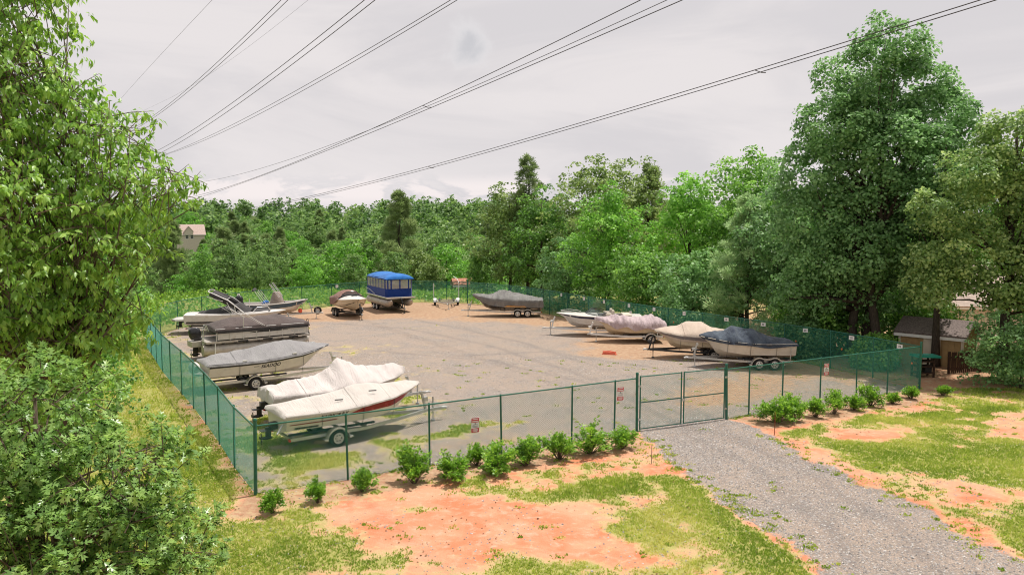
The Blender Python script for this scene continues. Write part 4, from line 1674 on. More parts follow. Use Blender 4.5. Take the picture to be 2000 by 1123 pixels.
b.grid([[(h.xs(.56, 1) + .10 * (1 - abs(v)), v * .84, h.zs(.55) + .22 + .08 * (1 - v * v)) for v in [-1 + k / 6 for k in range(13)]], [(h.xs(.545, 1) + .06 * (1 - abs(v)), v * .80, h.zs(.55) + .30 + .30 * (1 - v * v)) for v in [-1 + k / 6 for k in range(13)]]])
b.build('windshield_pane', glass_mat('dark glass', (.03, .04, .045), .05, .7), b7)

# --- pontoon boat with the blue enclosure
L, W = 5.6, 2.5
x, y, a = put((-9.35, 66.8), L, -62)
t = trailer(x, y, a, 'dark tandem trailer under the blue canvas pontoon boat', L, axles=(1.4, 2.2), hull_z=.45, rail_z=.38, coupler=.8, frame=M_black, tongue=M_black, fender=M_black, rim=M_signw, winch=True, bunks=False, track=.95)
b8 = boat(x, y, a, 'pontoon boat wrapped in a bright blue canvas enclosure with clear windows', 'pontoon boat', 'pontoon_boat')
dz = pontoon_base(b8, L, W, .80, M_dullalu, M_alu, .33)
ex0, ex1 = .2, L - .25
zb, zt = dz + .02, dz + 1.62
w2 = W / 2 - .05
zsill = dz + .72
b = MB()
# lower canvas with rounded front corners
def ring(z, k=1.0, cut=.35):
    return [(ex0, -w2 * k, z), (ex1 - cut, -w2 * k, z), (ex1 - .08, -w2 * k + cut * .45, z), (ex1, -w2 * k + cut * 1.2, z), (ex1, w2 * k - cut * 1.2, z), (ex1 - .08, w2 * k - cut * .45, z), (ex1 - cut, w2 * k, z), (ex0, w2 * k, z), (ex0, -w2 * k, z)]
b.grid([ring(zb), ring(zb + .4, 1.015), ring(zsill)])
b.build('canvas_skirt', C_royal, b8)
b = MB()
b.grid([ring(zt - .16), ring(zt)])
b.build('canvas_header', C_royal, b8)
g = glass_mat('clear vinyl', (.75, .72, .66), .18, .38)
rg0, rg1 = ring(zsill, .995), ring(zt - .16, .995)
segs = []
for i in range(8):
    p0, p1 = Vector(rg0[i]), Vector(rg0[i + 1])
    n = max(1, round((p1 - p0).length / .82))
    for k in range(n):
        a0, a1 = p0.lerp(p1, k / n), p0.lerp(p1, (k + 1) / n)
        segs.append((a0, a1))
for a0, a1 in segs:
    up = Vector((0, 0, zt - .16 - zsill))
    MB().add([a0, a1, a1 + up, a0 + up], [(0, 1, 2, 3)]).build('window', g, b8)
    d = (a1 - a0).normalized()
    b = MB().box(a0 + up * .5, (.11, .03, up.z + .02), Matrix.Rotation(math.atan2(d.y, d.x), 3, 'Z'))
    b.build('canvas_mullion', C_royal, b8)
rows = []
for i in range(22):
    u = i / 21
    xx = ex0 - .10 + u * (ex1 - ex0 + .22)
    row = []
    e = (1 - abs(2 * u - 1) ** 6)
    for k in range(15):
        v = -1 + k / 7
        zz = zt + (.02 + .30 * (1 - abs(v) ** 2.4) + .03 * math.sin(u * math.pi * 3)) * (.35 + .65 * e) - .10 * (abs(v) > .98)
        row.append((xx, v * (w2 + .05), zz))
    rows.append(row)
MB().grid([[(p[0] - .02, p[1], zt - .10) for p in rows[0]]] + rows + [[(p[0] + .02, p[1], zt - .10) for p in rows[-1]]]).build('canvas_roof', C_blue, b8, True, sharp=70)
b = MB()
for sg in (1, -1):
    for xx in (ex0 + .6, ex0 + 2.2, ex0 + 3.6):
        b.tube([(xx, sg * (w2 - .08), dz), (xx + .3, sg * (w2 - .10), zt)], .018, 6)
b.build('bimini_pole', M_pole, b8, True)
M_seat = mat('pale vinyl seat', (.55, .48, .40), .6, 0, .4, .08)
b = MB().box((1.0, .8, dz + .42), (1.2, .55, .80)).box((1.0, -.8, dz + .42), (1.2, .55, .80)).box((L - 1.1, .75, dz + .40), (1.2, .6, .72)).box((2.7, -.6, dz + .55), (.6, .7, 1.0))
b.build('seat', M_seat, b8)
b = MB()
for sg in (1, -1):
    b.tube([(L - .15, sg * 1.1, dz - .02), (L + .02, sg * 1.0, dz - .02)], .03, 6)
b.tube([(.1, -W / 2 - .02, dz + .02), (L + .02, -W / 2 - .02, dz + .02), (L + .05, W / 2 + .02, dz + .02)], .035, 6)
b.build('deck_trim', M_alu, b8, True)
outboard(b8, -.05, dz, 1.05)
b = MB().tube([(.1, -W / 2 - .03, dz + .10), (.1, -W / 2 - .03, dz + .5), (1.2, -W / 2 - .04, dz + .42), (2.6, -W / 2 - .03, dz + .10)], .018, 6)
b.build('hand_rail', M_pole, b8)

# --- empty trailer
xa, ya = -6.15, 74.0
t = trailer(xa, ya, R(-84), 'empty silver boat trailer with two tall white guide posts', 4.4, axles=(1.0,), coupler=.7, guides=1.55, frame=M_alu, tongue=M_alu, fender=M_alu, winch=False, track=1.05)
MB().tube([(.3, 1.17, 2.0), (.1, 1.05, 2.3), (-.2, .7, 2.55)], .032, 6).build('bent_guide_end', M_signw, t, True)

# --- dark grey tarped boat
L = 5.6
x, y, a = put((-3.15, 64.6), L, 180)
t = trailer(x, y, a, 'silver tandem trailer under the dark grey tarped boat', L, axles=(1.2, 2.0), coupler=.75)
b10 = boat(x, y, a, 'boat draped to the trailer in a wrinkled dark grey tarp')
h = Hull(L, 2.35, .98, .60, .30)
std_hull(b10, h, M_blackgel)
h.strip(.22, .72, .08, .36, .007).build('yellow_flash', mat('yellow orange graphic', (.55, .27, .04), .3), b10, True)
h.strip(.12, .80, .0, .10, .008).build('cream_stripe', M_cream, b10, True)
h.cover(RD := [(-.01, .02), (.10, .22), (.30, .46), (.52, .74), (.62, .66), (.75, .30), (.88, .22), (1.01, .14)], [(0, .66), (.18, .78), (.26, .42), (.5, .42), (.62, .80), (.8, .92), (1, 1.0)], .74, wr=.20, seed=7.7, fold=12, edge=.05).build('tarp', C_darkgrey, b10, True, sharp=80)

# --- white runabout with the windshield
L = 5.7
x, y, a = put((3.05, 53.9), L, 180)
t = trailer(x, y, a, 'white single-axle trailer under the open white runabout', L, axles=(1.7,), coupler=.75, frame=M_signw, tongue=M_signw, fender=M_white)
b11 = boat(x, y, a, 'open white runabout with navy stripe and raised windshield')
h = Hull(L, 2.25, .95, .56, .20, full=.05)
std_hull(b11, h, M_white)
h.strip(0, .985, .70, .95, .007).build('navy_stripe', M_navy, b11, True)
h.deck(.52, .995, .16).build('foredeck', M_white, b11, True)
h.deck(.0, .14, .10).build('stern_deck', M_white, b11, True)
b = MB()
for sg in (1, -1):
    rows = []
    for i in range(16):
        tt = .10 + .44 * i / 15
        yb = h.hb(tt)
        rows.append([(h.xs(tt, 1), sg * yb, h.zs(tt)), (h.xs(tt, 1), sg * (yb - .05), h.zs(tt) + .06), (h.xs(tt, 1), sg * (yb - .24), h.zs(tt) + .06), (h.xs(tt, 1), sg * (yb - .26), h.zs(tt) - .45)])
    b.grid(rows)
b.build('gunwale', M_white, b11, True)
rows = [[(h.xs(tt, 1), v * (h.hb(tt) - .2), h.zs(tt) - .45) for v in (-1, 0, 1)] for tt in [.08 + k / 10 * .45 for k in range(11)]]
MB().grid(rows).build('cockpit_sole', M_carpet, b11)
b = MB()
for sg in (1, -1):
    b.box((h.xs(.38, 1), sg * .55, h.zs(.4) - .05), (.55, .55, .55)).box((h.xs(.34, 1), sg * .55, h.zs(.4) + .22), (.14, .52, .42))
b.box((h.xs(.17, 1), 0, h.zs(.2) - .08), (.55, 1.6, .45))
b.build('seat', M_seat, b11)
wg = glass_mat('tinted windshield', (.10, .13, .13), .03, .42)
fb, ft = [], []
for k in range(13):
    v = -1 + k / 6
    av = abs(v)
    xx = h.xs(.66, 1) - .95 * av ** 3.0
    fb.append((xx, v * (h.hb(.55) - .14), h.zs(.58) + .06 + .10 * (1 - av * av)))
    ft.append((xx - .42, v * (h.hb(.55) - .22), h.zs(.58) + .48 - .22 * av ** 4))
for k in range(0, 12, 4):
    MB().grid([fb[k:k + 5], ft[k:k + 5]]).build('windshield_pane', wg, b11)
b = MB().tube(ft, .02, 6).tube(fb, .02, 6)
for k in (0, 4, 8, 12):
    b.tube([fb[k], ft[k]], .022, 6)
b.build('windshield_frame', M_black, b11, True)
b = MB()
for i in range(5):
    tt = .70 + .25 * i / 4
pts = [(h.xs(tt, 1), -h.hb(tt) * .8, h.zs(tt) + .16 + .08 * math.sin(math.pi * (tt - .7) / .25)) for tt in [.70 + .25 * k / 8 for k in range(9)]]
b.tube(pts, .014, 6).tube([(p[0], -p[1], p[2]) for p in pts], .014, 6)
b.build('bow_rail', M_pole, b11, True)
sterndrive(b11, -.02, .8)

# --- small cream boat under the pale tarp
L = 4.4
x, y, a = put((5.35, 50.95), L, 181)
t = trailer(x, y, a, 'white single-axle trailer under the pink-tarped cream boat', L, axles=(.95,), coupler=.25, frame=M_signw, tongue=M_signw, fender=M_white, track=1.0, tyre=.30)
b12 = boat(x, y, a, 'small cream boat under a loosely draped pale pink tarp')
h = Hull(L, 2.0, .92, .50, .24)
std_hull(b12, h, M_cream, M_cream)
h.strip(0, .97, .30, .36, .006).build('side_crease', M_ivory, b12, True)
h.cover(RD := [(-.01, .05), (.08, .36), (.16, .52), (.28, .40), (.45, .34), (.60, .46), (.72, .38), (.86, .18), (1.01, .04)], [(0, .22), (.14, .34), (.3, .24), (.45, .44), (.56, .2), (.72, .42), (.85, .16), (1, .08)], .55, wr=.30, seed=12.4, fold=15, edge=.03).build('tarp', C_pink, b12, True, sharp=80)
MB().tube([(.55, h.hb(.1) + .03, .48), (.55, h.hb(.1) + .05, 1.05)], .025, 6).build('guide_pole', M_signw, t)

# --- tan covered boat
L = 4.9
x, y, a = put((8.15, 44.9), L, 179)
t = trailer(x, y, a, 'black trailer under the tan-covered boat', L, axles=(1.8,), coupler=.45, frame=M_black, tongue=M_black, fender=M_black, rim=M_galv)
b13 = boat(x, y, a, 'cream boat under a smooth tan cover left of the navy one')
h = Hull(L, 2.3, .92, .58, .22, full=.08)
std_hull(b13, h, M_cream, M_ivory)
h.cover(RD := [(-.01, .05), (.15, .30), (.35, .50), (.47, .86), (.56, .82), (.66, .78), (.76, .48), (.90, .30), (1.01, .10)], [(0, .30), (.5, .30), (.8, .34), (1, .30)], .74, wr=.045, seed=15.8, fold=8).build('cover', C_tan, b13, True, sharp=80)
tie_straps(b13, h, (.22, .5, .74))
seam(b13, h, RD, .74, C_tan)
b = h.strip(.3, 1.0, lambda t: .62, lambda t: .93, .05)
b.build('cover_valance', fabric('grey mauve band', (.20, .17, .17), None, .4), b13, True)

# --- navy covered boat
L = 4.8
x, y, a = put((10.05, 42.15), L, 179)
t = trailer(x, y, a, 'silver tandem trailer under the navy-covered white boat', L, axles=(1.15, 1.95), coupler=.6)
b14 = boat(x, y, a, 'white boat under a shiny wrinkled navy cover right of the tan one')
h = Hull(L, 2.3, 1.0, .58, .26, full=.08)
std_hull(b14, h, M_ivory, M_ivory)
h.cover(RD := [(-.01, .02), (.18, .22), (.32, .44), (.46, .78), (.56, .72), (.66, .78), (.76, .46), (.90, .30), (1.01, .08)], [(0, .10), (.3, .20), (.5, .12), (.8, .14), (1, .16)], .70, wr=.15, seed=19.3, fold=11).build('cover', C_navy, b14, True, sharp=80)
tie_straps(b14, h, (.22, .5, .74))
seam(b14, h, RD, .70, C_navy)
h.strip(.02, .99, .80, .97, .05).build('cover_hem', C_black, b14, True)
MB().tube([(.35, h.hb(.06) + .02, .5), (.30, h.hb(.06) + .04, 1.15)], .025, 6).build('guide_pole', M_galv, t)

# --- litter in the yard
o = MB().box((0, 0, .07), (.85, .26, .14), None, .8).tube([(-.4, 0, .15), (0, 0, .19), (.4, 0, .15)], .03, 6).build('wheel_chock', mat('orange red plastic', (.62, .13, .07), .45, 0, .4, .1))
o.location = (5.68, 45.97, 0); o.rotation_euler = (0, 0, R(-20))
tag(o, 'orange-red plastic chock lying on the gravel', 'wheel chock')
o = MB().box((0, 0, .06), (.45, .16, .12)).build('wood_block', mat('pale cut wood', (.46, .30, .18), .8, 0, .2, .2, 15, None, .3))
o.location = (-6.7, 27.35, 0); o.rotation_euler = (0, 0, R(15))
tag(o, 'pale wood block beside the wheel of the red-striped boat', 'wood block')
# ------------------------------------------------------------------ buildings and things beyond the fence
M_siding = mat('pale siding', (.60, .53, .42), .7, 0, .3, .05, 3)
M_trim = mat('white trim', (.80, .78, .74), .5, 0, .4, .04)
M_shingle = mat('grey brown shingles', (.20, .16, .15), .9, 0, .1, .35, 14, (.34, .28, .26), .5, 30)
M_shingle2 = mat('pinkish tan shingles', (.42, .33, .29), .9, 0, .1, .15, 3)
M_tanwall = mat('tan plywood', (.36, .24, .115), .8, 0, .2, .1, 4)
M_redwall = mat('red brown boards', (.30, .12, .075), .85, 0, .2, .2, 5)
M_redroof = mat('rust red roof', (.42, .19, .13), .8, 0, .2, .2, 5)
M_fencewood = mat('dark stained picket', (.055, .030, .020), .8, 0, .2, .35, 9)
M_teal = mat('teal plastic lid', (.02, .27, .20), .35, 0, .5, .1)
M_pane = mat('window glass', (.03, .035, .035), .08, 0, .8, .1)


def gable_house(name, loc, rz, w, d, hwall, hroof, wall, roof, label, cat, over=.3, siding=0.):
    """ridge along local x; w along x, d along y"""
    root = empty(name, loc, rz, label, cat)
    b = MB()
    v = [(-w / 2, -d / 2, 0), (w / 2, -d / 2, 0), (w / 2, d / 2, 0), (-w / 2, d / 2, 0), (-w / 2, -d / 2, hwall), (w / 2, -d / 2, hwall), (w / 2, d / 2, hwall), (-w / 2, d / 2, hwall), (-w / 2, 0, hwall + hroof), (w / 2, 0, hwall + hroof)]
    b.add(v, [(0, 1, 5, 4), (1, 2, 6, 9, 5), (2, 3, 7, 6), (3, 0, 4, 8, 7)])
    b.build('wall', wall, root)
    if siding:
        n = int(hwall / siding)
        for k in range(n):
            MB().box((0, -d / 2 - .012, (k + .5) * siding), (w - .01, .02, siding * .86), Matrix.Rotation(R(0), 3, 'X')).build('siding_board', wall, root)
    for sg in (1, -1):
        b = MB()
        ang = math.atan2(hroof, d / 2)
        ln = math.hypot(hroof, d / 2) + over
        off = ln / 2
        cx_ = Vector((0, sg * math.cos(ang) * off, hwall + hroof + .06 - math.sin(ang) * off))
        b.box(cx_, (w + 2 * over, ln, .10), Matrix.Rotation(-sg * ang, 3, 'X'))
        b.build('roof', roof, root)
    for sg in (1, -1):
        MB().box((0, sg * (d / 2 + over * .75), hwall - .10 - hroof / (d / 2) * over * .6), (w + 2 * over, .04, .16)).build('fascia', M_trim, root)
    return root


def window(root, x, y, z, w, h, face=-1, cols=2, rows=2, axis='y'):
    def bx(cx_, cz, sw, sh, dep, off):
        if axis == 'y':
            return ((x + cx_, y + face * off, z + cz), (sw, dep, sh))
        return ((x + face * off, y + cx_, z + cz), (dep, sw, sh))
    b = MB()
    t = .11
    for c_ in ((0, h / 2, w + 2 * t, t), (0, -h / 2, w + 2 * t, t), (-w / 2 - t / 2, 0, t, h), (w / 2 + t / 2, 0, t, h)):
        p, s = bx(*c_, .05, .025)
        b.box(p, s)
    wo_ = b.build('window', M_trim, root)
    for i in range(cols):
        for j in range(rows):
            p, s = bx((i + .5) * w / cols - w / 2, (j + .5) * h / rows - h / 2, w / cols - .04, h / rows - .04, .012, .012)
            MB().box(p, s).build('pane', M_pane, wo_)
    b = MB()
    for i in range(1, cols):
        p, s = bx(i * w / cols - w / 2, 0, .045, h, .03, .022); b.box(p, s)
    for j in range(1, rows):
        p, s = bx(0, j * h / rows - h / 2, w, .045, .034, .022); b.box(p, s)
    b.build('muntin', M_trim, wo_)


zg = gz(36, 62)
hs_ = gable_house('house', (37.5, 62, -3.4), R(-14), 12, 9, 5.0, 2.6, M_siding, M_shingle2, 'pale sided house half hidden behind the trees at the right', 'house', .4, .0)
for k in range(3):
    window(hs_, -4.0 + k * 1.25, -4.5, 2.5, .9, 1.15)
window(hs_, 1.6, -4.5, 3.0, 1.0, 1.4)
for k in range(14):
    MB().box((0, -4.512, .3 + k * .34), (11.96, .016, .28)).build('siding_board', M_siding, hs_)
window(hs_, -6.0, 1.0, 2.8, 1.0, 1.3, -1, 2, 2, 'x')
sh_ = gable_house('garden_shed', (23.3, 43.2, gz(23.3, 43.2) - .15), R(-45), 3.2, 2.4, 1.85, .62, M_tanwall, M_shingle, 'tan garden shed with grey shingle roof behind the right corner post', 'shed', .22)
MB().box((1.56, -1.16, .90), (.12, .12, 1.8)).build('corner_trim', M_siding, sh_)
MB().box((-1.56, -1.16, .90), (.12, .12, 1.8)).build('corner_trim', M_siding, sh_)
MB().box((1.615, 0, .85), (.03, 1.1, 1.7)).build('door', M_tanwall, sh_)
for k in range(10):
    MB().box((-1.35 + k * .30, -1.212, .93), (.27, .02, 1.84)).build('wall_board', M_tanwall, sh_)
MB().box((.1, -1.232, .85), (.85, .02, 1.6)).build('door', M_siding, sh_)
rs_ = gable_house('red_shed', (-5.4, 86, gz(-5, 86) - .55), R(12), 1.9, 2.0, 1.9, .5, M_redwall, M_redroof, 'small rust-red shed behind the far fence', 'shed', .2)
far_h = gable_house('far_house', (-88, 222, gz(-88, 222) - 1.0), R(28), 9, 8, 6.2, 3.2, M_siding, M_shingle2, 'distant pale house with pinkish roof among trees on the left hillside', 'house', .5)
far_h.location = (-89.5, 222, -1.0)
far_h.scale = (.74, .74, .80)
window(far_h, -1.6, -4.0, 5.2, 1.0, 1.2)
window(far_h, .1, -4.0, 5.2, 1.0, 1.2)
gable = gable_house('roof_dormer', (0, 0, 0), 0, 4, 3, 1.2, 1.6, M_siding, M_shingle2, None, None, .2)
for k_ in ('label', 'category'):
    if k_ in gable: del gable[k_]
gable.parent = far_h
gable.location = (-1.0, -2.6, 6.0)
gable.rotation_euler = (0, 0, R(90))

# picket fence: every picket a part
pf = empty('picket_fence', (22.2, 39.9, gz(22.2, 39.9)), R(16), 'low dark brown picket fence in front of the tan shed', 'fence')
pk = MB().box((0, 0, .55), (.10, .02, 1.05)).add([(-.05, -.01, 1.075), (.05, -.01, 1.075), (.05, .01, 1.075), (-.05, .01, 1.075), (0, -.01, 1.14), (0, .01, 1.14)], [(0, 1, 4), (1, 2, 5, 4), (2, 3, 5), (3, 0, 4, 5)])
first = pk.build('picket', M_fencewood, pf)
for k in range(1, 32):
    o = link('picket', first.data, pf)
    o.location = (k * .125, 0, 0)
    o.rotation_euler = (0, R(random.uniform(-2, 2)), 0)
for z in (.25, .85):
    MB().box((1.95, .035, z), (4.1, .04, .08)).build('fence_rail', M_fencewood, pf)
for k in range(3):
    MB().box((.05 + k * 1.95, .10, .55), (.10, .10, 1.15)).build('fence_post', M_fencewood, pf)

tb = empty('potting_bench', (20.55, 39.35, gz(20.5, 39.3)), R(5), 'dark bench with a flat teal lid beside the right corner post', 'bench')
for xx in (-.42, .42):
    for yy in (-.25, .25):
        MB().box((xx, yy, .5), (.08, .08, 1.0)).build('leg', M_fencewood, tb)
MB().box((.1, 0, 1.06), (1.25, .72, .10), Matrix.Rotation(R(2), 3, 'Y')).build('lid', M_teal, tb)
for z in (.22, .55, .80):
    MB().box((0, 0, z), (.92, .56, .05)).build('shelf', M_fencewood, tb)
MB().box((.2, -.02, .40), (.34, .34, .28)).build('storage_bin', M_black, tb)

# ------------------------------------------------------------------ foliage
TPL = {}
# rhombus card
TPL['card'] = (np.array([(0, 0, 0), (.42, .5, .05), (0, 1, -.05), (-.42, .5, .05)]), np.array([(0, 1, 2), (0, 2, 3)]))
# ovate leaf folded on its midrib, tip drooping
TPL['ovate'] = (np.array([(0, 0, 0), (.23, .40, .05), (0, 1.0, -.18), (-.23, .40, .05), (0, .45, -.02)]),
                np.array([(0, 1, 4), (1, 2, 4), (2, 3, 4), (3, 0, 4)]))
# lobed oak leaf
_o = [(.02, .04), (.20, .30), (.05, .30), (.33, .60), (.06, .55), (.22, .88), (.05, .80), (0, 1.0)]
_ov = [(x, y, abs(x) * .22 - .10 * y * y) for x, y in _o] + [(-x, y, abs(x) * .22 - .10 * y * y) for x, y in _o[-2::-1]] + [(0, .5, -.03)]
_n = len(_ov) - 1
TPL['oak'] = (np.array(_ov), np.array([(i, (i + 1) % _n, _n) for i in range(_n)]))
# needle tuft: three thin blades
TPL['needle'] = (np.array([(0, 0, 0), (.10, .55, .0), (0, 1, 0), (-.10, .55, 0), (0, .0, 0), (.45, .5, .22), (.62, .78, .25), (.35, .62, .18), (0, 0, 0), (-.45, .5, -.1), (-.62, .78, -.12), (-.35, .62, -.1)]),
                 np.array([(0, 1, 2), (0, 2, 3), (4, 5, 6), (4, 6, 7), (8, 10, 9), (8, 11, 10)]))


def unit(a):
    return a / (np.linalg.norm(a, axis=-1, keepdims=True) + 1e-9)


def leaf_arrays(P, A, N, S, tint, tpl):
    """P origin, A axis (base to tip), N approximate normal, S length"""
    tv, tf = TPL[tpl]
    A = unit(A)
    X_ = unit(np.cross(A, N))
    Zv = np.cross(X_, A)
    V = P[:, None, :] + S[:, None, None] * (tv[None, :, 0:1] * X_[:, None, :] + tv[None, :, 1:2] * A[:, None, :] + tv[None, :, 2:3] * Zv[:, None, :])
    k = len(tv)
    F = tf[None] + (np.arange(len(P)) * k)[:, None, None]
    return V.reshape(-1, 3), F.reshape(-1, 3), np.repeat(tint, k)


def rand_dir(r, n):
    return unit(r.normal(size=(n, 3)))


def crown_clumps(r, lobes, n, inner=.45):
    lobes = np.array(lobes, float)
    w = lobes[:, 3] * lobes[:, 4] + lobes[:, 3] * lobes[:, 5] + lobes[:, 4] * lobes[:, 5]
    li = r.choice(len(lobes), n * 2, p=w / w.sum())
    d = rand_dir(r, n * 2)
    f = inner + (1 - inner) * r.random(n * 2) ** .55
    C = lobes[li, :3] + d * lobes[li, 3:6] * f[:, None]
    # thin out what lies deep inside another lobe
    depth = np.min(np.linalg.norm((C[:, None, :] - lobes[None, :, :3]) / lobes[None, :, 3:6], axis=2), axis=1)
    keep = (depth > inner * .9) | (r.random(n * 2) < .25)
    C, d = C[keep][:n], d[keep][:n]
    return C, d


def auto_lobes(r, h, w, base, n=11, top=1.0, shape='round'):
    """irregular crown of overlapping lobes between height base and h"""
    out_ = []
    ch = h - base
    for k in range(n):
        u = (k + .5) / n
        z = base + ch * (.10 + .80 * u)
        if shape == 'cone':
            rad = w / 2 * (1.05 - .85 * u)
        elif shape == 'oval':
            rad = w / 2 * math.sin(math.pi * (.16 + .76 * u)) ** .8
        else:
            rad = w / 2 * math.sin(math.pi * (.22 + .66 * u)) ** .6
        a_ = k * 2.4 + r.uniform(-.4, .4)
        off = rad * r.uniform(.30, .62)
        rr = rad * r.uniform(.48, .74) + .12 * w / 2
        out_.append((off * math.cos(a_), off * math.sin(a_), z, rr, rr, rr * r.uniform(.62, .9)))
    out_.append((0, 0, base + ch * .5, w * .30, w * .30, ch * .40))
    out_.append((r.uniform(-.08, .08) * w, r.uniform(-.08, .08) * w, h - ch * .13, w * .16 * top, w * .16 * top, ch * .14))
    return out_


def trunk_mesh(r, base_r, h, C, n_limb, lean=(0, 0), fork=.35, name='trunk', forks=1, seg=7):
    b = MB()
    top = Vector((lean[0], lean[1], h))
    axes = []
    for k in range(forks):
        a_ = 2 * math.pi * k / max(1, forks) + .7
        sp = Vector((math.cos(a_), math.sin(a_), 0)) * (base_r * (1.1 if forks > 1 else 0))
        spt = Vector((math.cos(a_), math.sin(a_), 0)) * (h * .10 if forks > 1 else 0)
        pts = []
        for i in range(seg):
            u = i / (seg - 1)
            p = sp * (1 - u) + top * u + spt * u
            p.z = -.25 + (h + .25) * u
            p.x += (r.random() - .5) * base_r * 1.2 * (u > 0) * (u < 1)
            p.y += (r.random() - .5) * base_r * 1.2 * (u > 0) * (u < 1)
            pts.append(p)
        br = base_r / (forks ** .5)
        b.tube(pts, [br * 1.35] + [br * (1 - .86 * (i / (seg - 1)) ** 1.1) for i in range(1, seg)], 9)
        axes.append(pts)
    if len(C):
        for k in r.choice(len(C), min(n_limb, len(C)), replace=False):
            tip = Vector(C[k])
            ax = axes[int(r.integers(len(axes)))]
            u = min(.92, max(fork, (tip.z / h) * r.uniform(.55, .82)))
            f = u * (seg - 1)
            i = min(int(f), seg - 2)
            st_ = ax[i].lerp(ax[i + 1], f - i)
            if tip.z < st_.z + .1:
                st_.z = max(.4, tip.z - .2)
            mid = st_.lerp(tip, .5) + Vector((r.uniform(-.3, .3), r.uniform(-.3, .3), r.uniform(-.1, .5))) * (tip - st_).length * .22
            rr = base_r * (1 - .8 * u) * r.uniform(.28, .5)
            b.tube([st_, mid, tip], [rr, rr * .6, rr * .15], 5)
    me = bpy.data.meshes.new(name)
    me.from_pydata([tuple(p) for p in b.v], [], b.f)
    me.polygons.foreach_set('use_smooth', [True] * len(me.polygons))
    return me


def broad_crown(r, lobes, n_clump, per, size, cr, tpl='card', inner=.45, up=.7, droop=0., tint0=.5, tv_=.22):
    C, d = crown_clumps(r, lobes, n_clump, inner)
    n = len(C)
    cl_r = cr * r.uniform(.6, 1.25, n)
    ct = np.clip(tint0 + r.normal(size=n) * tv_ * .8, 0, 1)
    idx = np.repeat(np.arange(n), per)
    m_ = len(idx)
    sq = np.array([1, 1, .72])
    dd = unit(r.normal(size=(m_, 3)) + np.array([0, 0, .75]) + d[idx] * .55)
    off = dd * (.35 + .65 * r.random(m_) ** .45)[:, None] * cl_r[idx][:, None] * sq
    P = C[idx] + off
    N = unit(dd * 1.0 + np.array([0, 0, up * .6]) + r.normal(size=(m_, 3)) * .34)
    A = unit(np.cross(N, rand_dir(r, m_)) + np.array([0, 0, -droop]) + unit(off) * .35)
    S = size * r.uniform(.65, 1.3, m_)
    t = np.clip(ct[idx] + r.normal(size=m_) * tv_, 0, 1)
    V, F, T_ = leaf_arrays(P, A, N, S, t, tpl)
    return V, F, T_, C


def pine_crown(r, h, w, base, n_br, per, size, tint0=.4):
    P, A, N, S, t, C = [], [], [], [], [], []
    for k in range(n_br):
        u = (k + r.random()) / n_br
        z = base + (h - base) * u
        rad = w / 2 * (1.02 - u) ** .75 * r.uniform(.55, 1.1) + .12
        a_ = r.uniform(0, 2 * math.pi)
        d = np.array([math.cos(a_), math.sin(a_), 0])
        c_t = tint0 + r.normal() * .15
        for q in (.45, .72, 1.0):
            c = np.array([0, 0, z]) + d * rad * q + np.array([0, 0, rad * (.10 * q - .05) + r.uniform(-.1, .1)])
            if q == 1.0: C.append(c)
            n = per
            off = rand_dir(r, n) * (r.random(n) ** .5)[:, None] * np.array([.42, .42, .24]) * (.55 + rad * .22)
            P.append(c + off)
            A.append(unit(off * 1.5 + d * .5 + np.array([0, 0, .35]) + r.normal(size=(n, 3)) * .2))
            N.append(unit(rand_dir(r, n) + np.array([0, 0, .6])))
            S.append(size * r.uniform(.7, 1.3, n))
            t.append(np.clip(c_t + r.normal(size=n) * .18, 0, 1))
    V, F, T_ = leaf_arrays(np.concatenate(P), np.concatenate(A), np.concatenate(N), np.concatenate(S), np.concatenate(t), 'needle')
    return V, F, T_, np.array(C)


L_mid = leaf_mat('leaf mid green', (.040, .085, .020), (.088, .175, .040), (.18, .30, .075), .42)
L_bright = leaf_mat('leaf bright green', (.055, .125, .024), (.110, .225, .044), (.20, .34, .08), .42)
L_dark = leaf_mat('leaf deep green', (.045, .088, .034), (.095, .172, .068), (.165, .265, .115), .44)
L_olive = leaf_mat('leaf olive', (.052, .085, .025), (.110, .155, .050), (.225, .275, .115), .42)
L_pale = leaf_mat('leaf pale olive green', (.060, .105, .034), (.125, .185, .066), (.25, .30, .13), .46)
L_pine = leaf_mat('pine needles', (.060, .090, .035), (.105, .145, .060), (.17, .21, .10), .35, .55)
L_cedar = leaf_mat('cedar sprays', (.070, .115, .050), (.14, .205, .095), (.25, .33, .18), .38, .55)
L_left = leaf_mat('leaf yellow green', (.060, .120, .022), (.128, .220, .045), (.24, .33, .090), .48, .36, .45)
L_oak = leaf_mat('oak leaf', (.058, .112, .034), (.122, .205, .060), (.21, .295, .10), .47, .30, .5)
L_shrub = leaf_mat('shrub leaf', (.035, .085, .013), (.090, .175, .028), (.19, .29, .058), .42, .38, .4)
L_weed = leaf_mat('weed leaf', (.05, .10, .02), (.105, .185, .036), (.20, .27, .075), .42)
L_far = leaf_mat('far leaf', (.038, .074, .025), (.084, .145, .046), (.16, .225, .082), .40)


def crown_obj(V, F, T_, mt, parent):
    me = np_mesh('crown', V, F, False, T_)
    o = link('crown', me, parent, mt)
    return o


